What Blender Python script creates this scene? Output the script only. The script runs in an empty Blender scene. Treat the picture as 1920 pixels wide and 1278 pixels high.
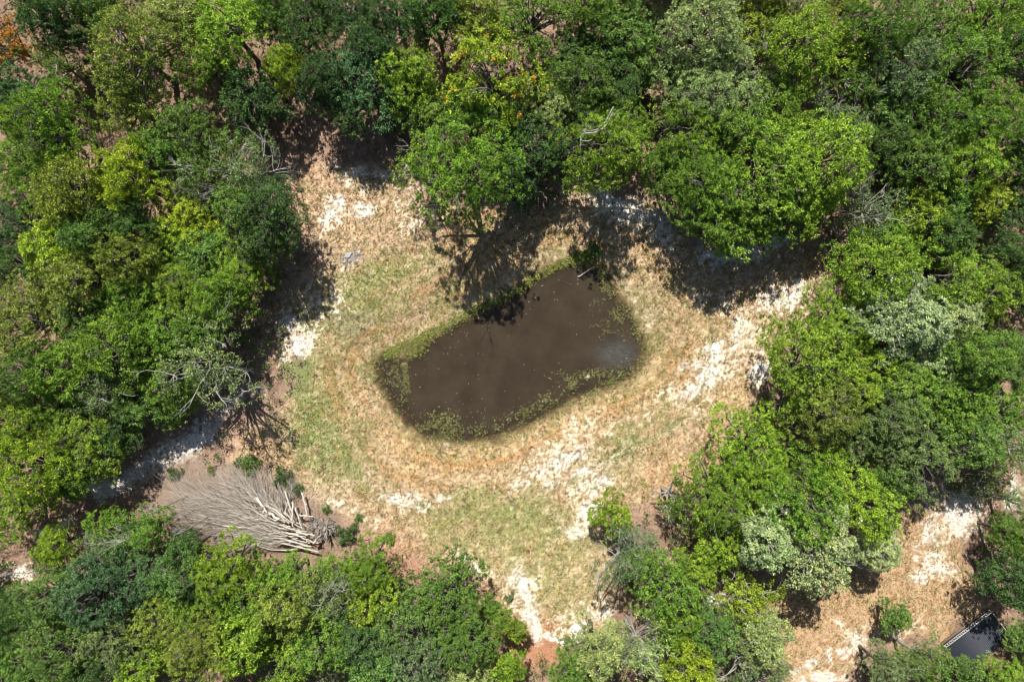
import bpy, math, random
import numpy as np
from mathutils import Vector

# ------------------------------------------------------------------ camera, sky, sun
scene = bpy.context.scene
COL = scene.collection
CAMZ = 60.0
PXM = 1920 / 90.0                      # photo pixels per metre on the ground
def W(px, py, h=0.0):
    """point of the place that stands at height h under photo pixel (px, py)"""
    k = (CAMZ - h) / CAMZ / PXM
    return ((px - 960) * k, (639 - py) * k, h)

cam_d = bpy.data.cameras.new("camera")
cam = bpy.data.objects.new("camera", cam_d); COL.objects.link(cam)
cam.location = (0, 0, CAMZ)
cam_d.sensor_width = 36; cam_d.lens = 36 * CAMZ / 90.0
cam_d.clip_end = 2000
scene.camera = cam

SUN_EL = math.radians(51.5); SAZ = -0.20
world = bpy.data.worlds.new("World"); scene.world = world; world.use_nodes = True
wn = world.node_tree.nodes; wl = world.node_tree.links
bg = wn["Background"]; sky = wn.new("ShaderNodeTexSky"); sky.sky_type = 'NISHITA'
sky.sun_disc = False; sky.sun_elevation = SUN_EL; sky.sun_rotation = SAZ
sky.air_density = 1.0; sky.dust_density = 1.0
wl.new(sky.outputs[0], bg.inputs[0]); bg.inputs[1].default_value = 0.058
sun_d = bpy.data.lights.new("sun", 'SUN'); sun_d.energy = 5.0; sun_d.angle = math.radians(0.5)
sun_d.color = (1.0, 0.955, 0.87)
sun = bpy.data.objects.new("sun", sun_d); COL.objects.link(sun)
sdir = Vector((-math.sin(SAZ) * math.cos(SUN_EL), -math.cos(SAZ) * math.cos(SUN_EL), -math.sin(SUN_EL)))
sun.rotation_euler = sdir.to_track_quat('-Z', 'Y').to_euler()
scene.view_settings.view_transform = 'Standard'; scene.view_settings.look = 'None'
scene.view_settings.exposure = 0.40; scene.view_settings.gamma = 1.0
scene.render.engine = 'CYCLES'
scene.cycles.filter_width = 1.05
scene.cycles.max_bounces = 6; scene.cycles.diffuse_bounces = 2; scene.cycles.transmission_bounces = 3
scene.cycles.transparent_max_bounces = 6

rnd = random.Random(7)
rng = np.random.default_rng(11)

# ------------------------------------------------------------------ helpers
def tag(o, label=None, cat=None, group=None, kind=None):
    if label: o["label"] = label
    if cat: o["category"] = cat
    if group: o["group"] = group
    if kind: o["kind"] = kind
    return o

def mesh_np(name, verts, faces, mat=None, smooth=False, k=4):
    """mesh from arrays; faces is (n,k)"""
    me = bpy.data.meshes.new(name)
    verts = np.asarray(verts, dtype=np.float32); faces = np.asarray(faces, dtype=np.int32)
    nf = len(faces)
    me.vertices.add(len(verts)); me.vertices.foreach_set("co", verts.ravel())
    me.loops.add(nf * k); me.loops.foreach_set("vertex_index", faces.ravel())
    me.polygons.add(nf); me.polygons.foreach_set("loop_start", np.arange(nf, dtype=np.int32) * k)
    if smooth: me.polygons.foreach_set("use_smooth", np.ones(nf, dtype=bool))
    me.update(calc_edges=True)
    if mat: me.materials.append(mat)
    return me

def pt_attr(me, name, arr, typ='FLOAT'):
    a = me.attributes.new(name, typ, 'POINT')
    if typ == 'FLOAT': a.data.foreach_set("value", np.asarray(arr, dtype=np.float32).ravel())
    else: a.data.foreach_set("color", np.asarray(arr, dtype=np.float32).ravel())

def link(name, me, parent=None):
    o = bpy.data.objects.new(name, me); COL.objects.link(o)
    if parent: o.parent = parent
    return o

def empty(name, loc=(0, 0, 0), rz=0, sc=1):
    o = bpy.data.objects.new(name, None); COL.objects.link(o)
    o.empty_display_size = 0.5
    o.location = loc; o.rotation_euler = (0, 0, rz); o.scale = (sc, sc, sc)
    return o

class Tubes:
    def __init__(s, n=5): s.n = n; s.v = []; s.f = []; s.t = []
    def add(s, pts, rads, tint=0.5):
        n = s.n; base = len(s.v)
        m = len(pts)
        for i in range(m):
            a = Vector(pts[max(i - 1, 0)]); b = Vector(pts[min(i + 1, m - 1)])
            d = (b - a)
            if d.length < 1e-6: d = Vector((0, 0, 1))
            d.normalize()
            u = d.cross(Vector((0, 0, 1)) if abs(d.z) < 0.9 else Vector((1, 0, 0))).normalized(); w = d.cross(u)
            p = Vector(pts[i])
            for k in range(n):
                an = 2 * math.pi * k / n
                q = p + (u * math.cos(an) + w * math.sin(an)) * rads[i]
                s.v.append((q.x, q.y, q.z)); s.t.append(tint)
        for i in range(m - 1):
            for k in range(n):
                a = base + i * n + k; b = base + i * n + (k + 1) % n
                s.f.append((a, b, b + n, a + n))
        # end caps (quads folded on the ring)
        for e in (0, m - 1):
            o = base + e * n
            if n >= 4: s.f.append((o, o + 1, o + 2, o + 3))
            if n >= 5: s.f.append((o + 3, o + 4, o, o + 3)) if False else None
        s.f = [x for x in s.f if x is not None] if False else s.f
    def build(s, name, mat, smooth=True):
        s.f = [x for x in s.f if x]
        me = mesh_np(name, np.array(s.v), np.array(s.f), mat, smooth)
        pt_attr(me, "tint", s.t)
        return me

# value noise -------------------------------------------------------
def vnoise(x, y, scale, seed):
    r = np.random.default_rng(seed).random((256, 256)).astype(np.float32)
    x = x / scale + 1000.3; y = y / scale + 1000.7
    xi = np.floor(x).astype(np.int64); yi = np.floor(y).astype(np.int64)
    fx = x - xi; fy = y - yi
    fx = fx * fx * (3 - 2 * fx); fy = fy * fy * (3 - 2 * fy)
    a = r[yi & 255, xi & 255]; b = r[yi & 255, (xi + 1) & 255]
    c = r[(yi + 1) & 255, xi & 255]; d = r[(yi + 1) & 255, (xi + 1) & 255]
    return (a * (1 - fx) + b * fx) * (1 - fy) + (c * (1 - fx) + d * fx) * fy
def fbm(x, y, scale, seed, octs=4, gain=0.55):
    s = 0; a = 1; t = 0
    for i in range(octs):
        s = s + a * vnoise(x * (1 + .1 * i) + y * .37 * i, y - x * .29 * i, scale / 2 ** i, seed + i); t += a; a *= gain
    return s / t
def sstep(a, b, x):
    t = np.clip((x - a) / (b - a), 0, 1); return t * t * (3 - 2 * t)

# ------------------------------------------------------------------ materials
def newmat(name):
    m = bpy.data.materials.new(name); m.use_nodes = True
    nt = m.node_tree; b = nt.nodes["Principled BSDF"]
    return m, nt, nt.nodes, nt.links, b

def leaf_material(name, gloss=0.20, rough=0.5, accent=None, accent_at=0.8, trans=0.16):
    m, nt, N, L, b = newmat(name)
    oi = N.new("ShaderNodeObjectInfo")
    at = N.new("ShaderNodeAttribute"); at.attribute_name = "tint"
    hsv = N.new("ShaderNodeHueSaturation")
    mr = N.new("ShaderNodeMapRange"); mr.inputs[3].default_value = 0.40; mr.inputs[4].default_value = 1.75
    L.new(at.outputs["Fac"], mr.inputs[0]); L.new(mr.outputs[0], hsv.inputs["Value"])
    mh = N.new("ShaderNodeMapRange"); mh.inputs[3].default_value = 0.525; mh.inputs[4].default_value = 0.475
    L.new(at.outputs["Fac"], mh.inputs[0]); L.new(mh.outputs[0], hsv.inputs["Hue"])
    src = oi.outputs["Color"]
    # slow drift of colour over each crown
    tc = N.new("ShaderNodeTexCoord"); nz = N.new("ShaderNodeTexNoise"); nz.inputs["Scale"].default_value = 0.45
    nz.inputs["Detail"].default_value = 2
    L.new(tc.outputs["Object"], nz.inputs["Vector"])
    m2 = N.new("ShaderNodeMapRange"); m2.inputs[1].default_value = .3; m2.inputs[2].default_value = .7
    m2.inputs[3].default_value = 0.75; m2.inputs[4].default_value = 1.3
    L.new(nz.outputs[0], m2.inputs[0])
    mx = N.new("ShaderNodeMix"); mx.data_type = 'RGBA'; mx.blend_type = 'MULTIPLY'; mx.inputs[0].default_value = 1
    L.new(src, mx.inputs[6]); L.new(m2.outputs[0], mx.inputs[7])
    L.new(mx.outputs[2], hsv.inputs["Color"])
    col = hsv.outputs[0]
    if accent:
        a2 = N.new("ShaderNodeAttribute"); a2.attribute_name = "clump"
        st = N.new("ShaderNodeMapRange"); st.inputs[1].default_value = accent_at; st.inputs[2].default_value = accent_at + .06
        L.new(a2.outputs["Fac"], st.inputs[0])
        ma = N.new("ShaderNodeMix"); ma.data_type = 'RGBA'; ma.inputs[7].default_value = (*accent, 1)
        L.new(st.outputs[0], ma.inputs[0]); L.new(col, ma.inputs[6]); col = ma.outputs[2]
    L.new(col, b.inputs["Base Color"]); b.inputs["Roughness"].default_value = rough
    b.inputs["Specular IOR Level"].default_value = gloss
    tr = N.new("ShaderNodeBsdfTranslucent"); ms = N.new("ShaderNodeMixShader"); ms.inputs[0].default_value = trans
    tg = N.new("ShaderNodeMix"); tg.data_type = 'RGBA'; tg.blend_type = 'MULTIPLY'; tg.inputs[0].default_value = 1
    tg.inputs[7].default_value = (1.7, 1.6, 0.6, 1); L.new(col, tg.inputs[6]); L.new(tg.outputs[2], tr.inputs[0])
    L.new(b.outputs[0], ms.inputs[1]); L.new(tr.outputs[0], ms.inputs[2])
    L.new(ms.outputs[0], N["Material Output"].inputs[0])
    return m
LEAF = leaf_material("leaves")
LEAF_SILVER = leaf_material("silvery_leaves", 0.8, 0.42)
LEAF_ORANGE = leaf_material("leaves_turning_orange", accent=(0.60, 0.33, 0.03), accent_at=.90)
LEAF_RUST = leaf_material("rust_leaves", accent=(0.55, 0.25, 0.05), accent_at=.25)

def bark_material(name, c1, c2):
    m, nt, N, L, b = newmat(name)
    tc = N.new("ShaderNodeTexCoord"); nz = N.new("ShaderNodeTexNoise"); nz.inputs["Scale"].default_value = 3; nz.inputs["Detail"].default_value = 5
    at = N.new("ShaderNodeAttribute"); at.attribute_name = "tint"
    L.new(tc.outputs["Object"], nz.inputs["Vector"])
    ad = N.new("ShaderNodeMath"); ad.operation = 'ADD'; L.new(nz.outputs[0], ad.inputs[0]); L.new(at.outputs["Fac"], ad.inputs[1])
    mr = N.new("ShaderNodeMapRange"); mr.inputs[1].default_value = .5; mr.inputs[2].default_value = 1.5
    L.new(ad.outputs[0], mr.inputs[0])
    mx = N.new("ShaderNodeMix"); mx.data_type = 'RGBA'; mx.inputs[6].default_value = (*c1, 1); mx.inputs[7].default_value = (*c2, 1)
    L.new(mr.outputs[0], mx.inputs[0]); L.new(mx.outputs[2], b.inputs["Base Color"]); b.inputs["Roughness"].default_value = .9
    return m
BARK = bark_material("bark", (.06, .05, .04), (.20, .18, .15))
DEADWOOD = bark_material("dead_wood", (.16, .142, .122), (.66, .59, .51))
PALEBARK = bark_material("pale_bark", (.15, .14, .12), (.42, .40, .36))

# ------------------------------------------------------------------ ground colours
xs = np.concatenate([np.linspace(-420, -60, 16)[:-1], np.linspace(-60, -46, 60)[:-1], np.arange(-46, 46.001, 0.095), np.linspace(46, 60, 60)[1:], np.linspace(60, 420, 16)[1:]])
ys = np.concatenate([np.linspace(-420, -44, 16)[:-1], np.linspace(-44, -31, 50)[:-1], np.arange(-31, 31.001, 0.095), np.linspace(31, 44, 50)[1:], np.linspace(44, 420, 16)[1:]])
GX, GY = np.meshgrid(xs, ys)
NX, NY = len(xs), len(ys)
PX = GX * PXM + 960; PY = 639 - GY * PXM          # photo pixel units, used as plain map coordinates
# domain warp so that nothing has a clean outline
WX = PX + 26 * (fbm(PX, PY, 60, 1, 4) - .5) * 2; WY = PY + 26 * (fbm(PX, PY, 60, 21, 4) - .5) * 2
n_f = fbm(PX, PY, 9, 41, 3, .8); n_m = fbm(PX, PY, 34, 51, 4, .7); n_l = fbm(PX, PY, 130, 61, 3); n_g = vnoise(PX, PY, 3.4, 71)
n_f2 = fbm(PX, PY, 7, 81, 3, .8)
def norm(n, sd=.17): return (n - n.mean()) / n.std() * sd + .5
n_f, n_m, n_f2 = norm(n_f), norm(n_m, .14), norm(n_f2)
n_s = norm(fbm(PX + .5 * PY, PY - .3 * PX, 8.5, 131, 3, .85)); n_t = norm(fbm(PX * .8, PY * 1.2, 5.0, 141, 2, .9)); n_w = norm(fbm(PX, PY, 26, 151, 4, .75))

POND = [(752,676),(785,652),(828,627),(868,603),(905,582),(960,552),(1000,523),(1040,500),(1075,486),(1108,486),(1136,510),(1156,548),(1178,582),(1190,606),(1203,628),(1211,653),(1202,680),(1180,702),(1150,720),(1112,731),(1078,746),(1044,766),(1002,788),(962,806),(925,820),(880,826),(835,824),(790,812),(758,788),(728,748),(707,714),(702,684),(718,664)]
def poly_sd(poly, X, Y):
    """signed distance, negative inside"""
    d = np.full(X.shape, 1e9); ins = np.zeros(X.shape, bool)
    for i in range(len(poly)):
        x1, y1 = poly[i]; x2, y2 = poly[(i + 1) % len(poly)]
        ex, ey = x2 - x1, y2 - y1
        t = np.clip(((X - x1) * ex + (Y - y1) * ey) / (ex * ex + ey * ey), 0, 1)
        d = np.minimum(d, np.hypot(X - x1 - t * ex, Y - y1 - t * ey))
        if y1 != y2:
            c = ((y1 > Y) != (y2 > Y)) & (X < (x2 - x1) * (Y - y1) / (y2 - y1) + x1)
            ins ^= c
    return np.where(ins, -d, d)
def line_d(pts, X, Y):
    d = np.full(X.shape, 1e9)
    for (x1, y1), (x2, y2) in zip(pts[:-1], pts[1:]):
        ex, ey = x2 - x1, y2 - y1
        t = np.clip(((X - x1) * ex + (Y - y1) * ey) / (ex * ex + ey * ey + 1e-9), 0, 1)
        d = np.minimum(d, np.hypot(X - x1 - t * ex, Y - y1 - t * ey))
    return d
SD = poly_sd(POND, PX + 12 * (n_m - .5), PY + 12 * (n_w - .5)) - 8

C = np.zeros(PX.shape + (3,), np.float32)
def S(r, g, b): return np.array([((c / 255) ** 2.2) * 0.92 for c in (r, g, b)], np.float32)
LITTER = S(182, 151, 130); TAN = S(202, 174, 143); STRAW = S(213, 192, 158); ORANGE = S(188, 156, 112); GREEN = S(132, 146, 88)
OLIVE = S(160, 158, 104); SAND = np.array([.76, .71, .65], np.float32); GREY = S(176, 165, 152); PINK = S(204, 166, 140); RUST = S(182, 146, 106); DARKG = S(96, 112, 58); MUD = S(120, 100, 76)
C[:] = LITTER * .82
C *= (0.72 + 0.5 * n_f2)[..., None]
C = C * (1 - .35 * sstep(.52, .7, n_m)[..., None]) 
def lay(mask, col, a=1.0):
    global C
    m = (np.clip(mask, 0, 1) * a)[..., None]; C = C * (1 - m) + col * m
def blob(x, y, rx, ry, ang, col, a=1.0, soft=.5, gr=.5):
    t = math.radians(ang); dx = WX - x; dy = WY - y
    u = (dx * math.cos(t) + dy * math.sin(t)) / rx; v = (-dx * math.sin(t) + dy * math.cos(t)) / ry
    d = np.sqrt(u * u + v * v)
    m = sstep(1 + soft, 1 - soft, d + gr * (n_f - .5) * 2 * 1.2)
    lay(m, col, a)
def speck(x, y, rx, ry, ang, col, dens=.5, a=1.0, nz=None):
    """grainy patch: the colour breaks through in crumbs"""
    nz = n_f2 if nz is None else nz
    t = math.radians(ang); dx = WX - x; dy = WY - y
    u = (dx * math.cos(t) + dy * math.sin(t)) / rx; v = (-dx * math.sin(t) + dy * math.cos(t)) / ry
    e = sstep(1.25, .35, np.sqrt(u * u + v * v))
    th = 1 - dens * e
    m = sstep(th - .03, th + .09, nz * .55 + n_t * .25 + n_w * .2) * (e > .01)
    lay(m, col, a)
def stroke(pts, w, col, a=1.0, soft=.5, gr=.6, warp=True):
    d = line_d(pts, WX if warp else PX, WY if warp else PY) / w
    m = sstep(1 + soft, 1 - soft, d + gr * (n_f - .5) * 2); lay(m, col, a)
def patch(poly, col, a=1.0, soft=10, gr=26):
    d = poly_sd(poly, WX, WY); m = sstep(soft, -soft, d + gr * (n_f - .5)); lay(m, col, a)

# open clearing
CLEAR = [(560,330),(640,320),(720,320),(820,380),(1000,420),(1080,360),(1240,380),(1300,460),(1560,470),(1540,560),(1480,640),(1420,740),(1400,800),(1320,850),(1240,930),(1150,1000),(1150,1240),(1080,1240),(960,1150),(860,1080),(700,1000),(600,930),(420,870),(470,800),(600,690),(560,620),(540,560),(620,470),(560,400)]
patch(CLEAR, TAN, 1, 22, 30)
patch([(1440,1000),(1700,960),(1780,960),(1820,1060),(1840,1140),(1760,1210),(1640,1180),(1560,1290),(1440,1290),(1450,1080)], S(198,166,132), 1, 16, 26)
m_open = sstep(12, -12, poly_sd(CLEAR, WX, WY))
# broad tones in the clearing
blob(650,390,110,60,20,PINK,.8); blob(690,470,120,60,-30,TAN,.8)
blob(700,540,90,60,-25,OLIVE,.75); blob(650,600,70,60,-30,GREEN,.5); blob(760,500,70,35,-20,GREEN,.6); blob(850,540,60,30,-30,OLIVE,.7)
blob(640,600,45,30,0,GREY,.6); blob(700,640,70,30,-35,RUST,.6); blob(640,690,40,40,-30,GREEN,.5)
blob(590,730,40,80,-10,GREEN,.75); blob(600,810,70,60,30,OLIVE,.8); blob(570,850,70,40,20,GREEN,.5); blob(650,850,60,50,40,GREEN,.6)
blob(660,760,40,90,-25,RUST,.55); blob(700,800,50,60,40,PINK,.5); blob(760,840,70,40,35,ORANGE,.7); blob(620,700,60,25,-45,ORANGE,.6)
blob(870,860,110,32,-8,ORANGE,.85); blob(1010,800,90,28,-25,ORANGE,.6); blob(1240,700,80,24,-25,ORANGE,.75); blob(1150,760,90,22,-28,ORANGE,.6)
blob(1270,640,50,60,20,ORANGE,.7); blob(1290,570,70,40,30,S(190,160,112),.8); blob(1210,560,40,60,-30,STRAW,.8)
blob(1160,840,70,32,-30,GREEN,.8); blob(1250,780,60,30,-30,OLIVE,.6); blob(1200,880,60,20,-30,OLIVE,.5)
blob(930,950,120,36,-5,OLIVE,.85); blob(860,1000,110,40,25,OLIVE,.7); blob(1010,1050,110,80,0,STRAW,.6); blob(1030,1020,90,60,0,OLIVE,.6)
blob(1060,1120,60,50,0,OLIVE,.6); blob(1010,1000,60,30,0,GREEN,.35)
blob(760,1040,90,40,30,S(190,146,122),.9); blob(690,960,60,30,30,PINK,.7); blob(860,1080,70,30,30,LITTER,.7); blob(1010,1210,50,50,0,S(196,140,108),.9)
blob(930,1120,60,26,35,PINK,.6); blob(1350,860,70,40,-40,S(206,172,134),.9); blob(1260,900,60,50,-40,S(204,166,130),.9); blob(1380,760,40,70,20,S(200,172,128),.8)
blob(900,450,70,60,0,S(170,135,95),.7); blob(1030,430,50,30,0,ORANGE,.6); blob(1190,480,50,60,0,S(190,160,130),.7); blob(1450,530,100,60,0,S(190,160,140),.6)
blob(480,840,60,25,10,PINK,.7); blob(540,880,60,30,30,S(198,160,124),.8); blob(430,890,90,30,10,S(180,146,124),.7)
blob(630,940,70,25,30,STRAW,.7)
blob(600,760,44,110,-8,GREEN,.6); blob(640,860,90,50,40,GREEN,.5); blob(560,600,24,40,0,OLIVE,.5); blob(980,970,90,50,0,GREEN,.4); blob(730,520,80,34,-25,GREEN,.5); blob(1170,830,60,34,-30,DARKG,.35)
blob(570,780,40,70,0,GREEN,.5); blob(930,960,110,36,0,GREEN,.45); blob(1000,1090,60,70,0,OLIVE,.5); blob(1250,600,50,60,10,S(188,164,128),.6); blob(740,470,60,40,0,PINK,.5)
blob(600,640,50,40,0,OLIVE,.5); blob(620,800,60,90,0,GREEN,.35); blob(700,560,90,40,-20,OLIVE,.45); blob(930,1010,130,50,0,OLIVE,.45)
# mottle: straw tufts and greens all over the clearing
def mott(noise, t0, col, a, m=None):
    k = sstep(t0, t0 + .12, noise) * (m_open if m is None else m); lay(k, col, a)
n_a = fbm(PX, PY, 20, 91, 4, .8); n_b = fbm(PX, PY, 16, 101, 4, .8); n_c = fbm(PX * .7 + PY * .7, (PY - PX) * .35, 16, 111, 4, .8)
mott(n_a, .60, STRAW, .45); mott(n_b, .57, OLIVE, .55); mott(n_c, .58, PINK, .5); mott(1 - n_a, .58, ORANGE, .45); mott(1 - n_b, .62, S(150,122,86), .6); mott(n_f2, .62, S(226,208,172), .45); mott(1 - n_f2, .62, S(146,128,82), .55)
# sand: grainy breakthrough then solid hearts
for a in [(620,400,50,30,-60,.62),(685,390,30,22,0,.6),(700,340,120,40,10,.5),(770,400,60,40,40,.5),(620,560,60,60,0,.5),(560,640,34,36,-30,.7),(560,620,60,90,20,.5),
          (1170,400,95,32,22,.66),(1240,450,60,34,45,.56),(1390,470,110,40,-10,.66),(1330,560,80,40,0,.45),(1470,560,70,60,0,.55),(1200,590,60,60,-20,.5),
          (1340,690,60,60,-50,.62),(1400,650,40,60,10,.6),(1290,720,70,24,-25,.55),(1430,690,26,50,10,.66),(1300,760,50,18,-30,.5),
          (1040,860,140,46,-25,.55),(1110,900,60,34,-30,.62),(1100,970,34,40,-50,.62),(990,900,60,30,-20,.55),(1180,790,70,24,-30,.44),(880,890,60,20,0,.42),
          (770,940,54,24,5,.66),(700,895,18,18,0,.55),(660,960,70,22,25,.5),(880,1050,34,12,35,.5),(980,1110,40,60,30,.66),(1080,1170,90,44,-20,.55),(1130,1150,40,30,-40,.6),(900,1070,60,18,30,.5),
          (1750,1040,60,50,-40,.6),(1800,960,60,60,0,.6),(1600,1195,60,26,-30,.55),(1560,1250,90,26,-20,.5),(1720,1180,50,20,-20,.5),(1660,1190,40,30,0,.5),
          (1410,150,22,26,40,.6),(650,480,40,30,0,.42),(1100,800,70,26,-25,.5),(830,830,14,30,0,.5),(1120,730,40,20,0,.45),(30,1070,50,30,0,.6),(110,985,50,26,-20,.55),(330,840,60,44,-30,.6),(1340,1110,50,40,0,.5),(1270,990,40,30,0,.45)]:
    speck(a[0], a[1], a[2] * 1.15, a[3] * 1.15, a[4], S(238,224,204), a[5] * .92, .7, n_s)
def sand(x, y, rx, ry, ang, a=1):
    t = math.radians(ang); vx = PX + 12 * (n_w - .5) * 2; vy = PY + 12 * (n_m - .5) * 2; dx = vx - x; dy = vy - y
    u = (dx * math.cos(t) + dy * math.sin(t)) / rx; v = (-dx * math.sin(t) + dy * math.cos(t)) / ry
    d = np.sqrt(u * u + v * v)
    lay(sstep(-.35, .45, (1.05 - d) * .6 + (n_s - .5) * .7 + (n_w - .5) * .8) * (d < 2.2), S(228, 212, 188), .75 * a)
    lay(sstep(-.12, .30, (.80 - d) * .8 + (n_s - .5) * .75 + (n_t - .5) * .5 + (n_w - .5) * .5) * (d < 1.9), SAND, a * .95)
for a in [(622,400,22,11,-55),(686,392,20,13,0),(640,378,10,16,10),(712,330,40,10,10,.6),(562,645,22,22,-30),(540,605,14,16,0),
          (1165,388,75,16,18),(1235,420,34,13,55),(1150,375,50,16,10),(1385,462,60,18,-5),(1440,455,40,12,-10),(1345,480,40,14,0,.8),
          (1340,665,28,17,-60),(1325,700,24,26,-50),(1375,640,10,44,22),(1425,690,15,26,15),(1300,735,28,12,-30,.8),(1290,690,26,9,-30,.7),
          (1125,898,22,20,-30),(1090,890,30,13,-35),(1105,955,16,28,20),(1035,905,18,7,-30),(985,905,22,9,-20,.8),(1060,860,60,15,-25,.6),(1085,1000,26,11,0,.6),
          (765,938,38,15,4),(740,936,20,12,0),(830,932,22,7,0,.6),(965,1085,17,22,20),(985,1115,15,34,-5),(1003,1160,13,34,-12),(1040,1200,34,8,20),(975,1100,20,24,30),(873,1048,16,5,38),(895,1062,14,5,30),
          (1085,1185,16,34,5),(1090,1205,34,8,0),(1130,1150,28,16,-35,.8),(1010,1195,8,14,0),
          (1745,1050,18,24,40),(1765,1070,30,12,0),(1725,1080,16,10,0),(1605,1200,22,22,-40),(1585,1222,14,16,0),(1553,1225,9,20,10),(1525,1240,20,8,-25),(1490,1255,26,7,-25),(1540,1275,44,12,0),(1580,1165,10,6,0),(1680,1180,20,14,0,.8),
          (1800,955,50,46,0,.75),(1900,925,16,40,0,.8),(1745,1000,26,34,0,.7),(1410,150,12,22,-30,.9),(1335,1125,20,18,0),(1360,1090,20,12,0,.7),(1470,560,40,20,0,.5),(1500,540,20,20,0,.5),
          (30,1075,40,12,-20,.8),(105,990,34,12,-30,.9),(1840,915,12,20,0,.6)]:
    sand(*a)
# sandy track on the left
stroke([(190,925),(225,905),(260,888),(300,862)], 18, SAND, .9, .45, .9)
stroke([(300,862),(345,832),(385,800)], 22, SAND, .95, .45, 1.2)
stroke([(385,800),(430,765),(470,735)], 13, S(214,200,186), .7, .6, 1.8)
stroke([(335,848),(350,830),(368,810)], 12, SAND*1.04, 1, .3, .6)
stroke([(838,812),(830,832),(822,850)], 2.6, S(96,84,62), .8, .5, .5, False); stroke([(845,815),(842,835)], 4, S(226,214,192), .7, .5, .5, False)
blob(655,478,22,12,0,S(150,146,146),.8)
# ruts along the east side
for q in [[(1290,740),(1330,700),(1370,650),(1385,600)],[(1310,750),(1350,705),(1385,660),(1398,610)],[(1100,900),(1180,850),(1260,800),(1330,760)],[(860,1040),(920,1080),(980,1120),(1000,1180)]]:
    stroke(q, 3.0, S(222,204,176), .55, .6, .8)
speck(800,935,60,24,0,GREEN,.5,.7); speck(1150,600,90,60,0,OLIVE,.45,.7); speck(960,1095,40,50,0,OLIVE,.42,.7); speck(1110,900,70,36,0,OLIVE,.42,.6)
# litter speckles in the lower right meadow
mr_ = sstep(20,-20,poly_sd([(1440,1000),(1700,960),(1780,960),(1820,1060),(1840,1140),(1760,1210),(1640,1180),(1560,1290),(1440,1290),(1450,1080)],WX,WY))
mott(n_b,.58,OLIVE,.45,mr_); mott(n_f2,.62,S(220,190,150),.5,mr_); mott(1-n_f2,.62,S(160,118,76),.55,mr_)
blob(450,940,165,60,18,S(150,136,122),.85)
# pond bank: worn ring, mud and wet edge
sdw_ = SD + 34 * (n_l - .5) + 14 * (n_w - .5)
for r0, wd_, col_, al_ in ((30, 4, S(150,146,90), .65), (40, 6, S(184,138,92), .75), (51, 2.6, S(118,106,66), .75), (60, 7, S(212,182,146), .75), (71, 2.4, S(132,112,72), .7), (80, 8, S(186,142,98), .6), (92, 3, S(126,118,72), .6), (104, 8, S(206,176,142), .55), (118, 3.4, S(122,128,76), .55)):
    ang_ = vnoise(PX, PY, 70, int(300 + r0)); lay(np.exp(-((sdw_ - r0) / wd_) ** 2) * sstep(.32, .62, ang_), col_, al_ * .78)
lay(sstep(30, 6, SD + 20*(n_f-.5)) * sstep(.40,.62,n_a), OLIVE, .6)
lay(sstep(16, -2, SD + 26 * (n_f - .5)), S(150,124,92), .75)
lay(sstep(5, -10, SD + 12 * (n_f - .5)), S(104,88,64), .9)
k_ = 1 + (.55 * (n_t - .5) + .45 * (n_s - .5) + .25 * (n_w - .5)) * (.5 + .5 * m_open)
C *= np.clip(k_, .55, 1.4)[..., None]
C = np.clip(C, .01, .84)

# heights: a dug pond in gently uneven ground
Z = 0.30 * (fbm(GX, GY, 14, 5, 3) - .5) + .05 * (fbm(GX, GY, 1.2, 6, 2) - .5)
WATER = -0.55
SDm = SD / PXM
bank = sstep(4.6, 0, SDm)
Z = Z * (1 - bank) + bank * (WATER + 0.02 * (n_m - .5)) + np.where(SDm < 0, np.maximum(SDm * 0.28, -1.1), 0)
far = np.maximum(np.abs(GX) - 60, 0) + np.maximum(np.abs(GY) - 45, 0)
Z = np.where(far > 0, Z * .2, Z)
idx = np.arange(NX * NY).reshape(NY, NX)
F = np.stack([idx[:-1, :-1].ravel(), idx[:-1, 1:].ravel(), idx[1:, 1:].ravel(), idx[1:, :-1].ravel()], 1)
gm, nt, N, L, b = newmat("dry_grass_sand_and_litter")
at = N.new("ShaderNodeAttribute"); at.attribute_name = "soil"
tc = N.new("ShaderNodeTexCoord"); nz = N.new("ShaderNodeTexNoise"); nz.inputs["Scale"].default_value = 9; nz.inputs["Detail"].default_value = 6; nz.inputs["Roughness"].default_value = .7
L.new(tc.outputs["Object"], nz.inputs["Vector"])
mr = N.new("ShaderNodeMapRange"); mr.inputs[1].default_value = .3; mr.inputs[2].default_value = .7; mr.inputs[3].default_value = .78; mr.inputs[4].default_value = 1.16
L.new(nz.outputs[0], mr.inputs[0])
mx = N.new("ShaderNodeMix"); mx.data_type = 'RGBA'; mx.blend_type = 'MULTIPLY'; mx.inputs[0].default_value = 1
L.new(at.outputs["Color"], mx.inputs[6]); L.new(mr.outputs[0], mx.inputs[7]); L.new(mx.outputs[2], b.inputs["Base Color"])
b.inputs["Roughness"].default_value = 1; b.inputs["Specular IOR Level"].default_value = .1
bp = N.new("ShaderNodeBump"); bp.inputs["Strength"].default_value = .55; bp.inputs["Distance"].default_value = .06
L.new(nz.outputs[0], bp.inputs["Height"]); L.new(bp.outputs[0], b.inputs["Normal"])
gme = mesh_np("ground", np.stack([GX.ravel(), GY.ravel(), Z.ravel()], 1), F, gm, True)
pt_attr(gme, "soil", np.concatenate([C.reshape(-1, 3), np.ones((NX * NY, 1))], 1), 'FLOAT_COLOR')
tag(link("ground", gme), kind="structure")

def gi(x, y):
    """nearest grid index of world points"""
    i = np.clip(np.searchsorted(xs, x), 1, NX - 1); j = np.clip(np.searchsorted(ys, y), 1, NY - 1)
    return j, i
def gz(x, y):
    j, i = gi(np.array([x]), np.array([y])); return float(Z[j[0], i[0]])

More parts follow.
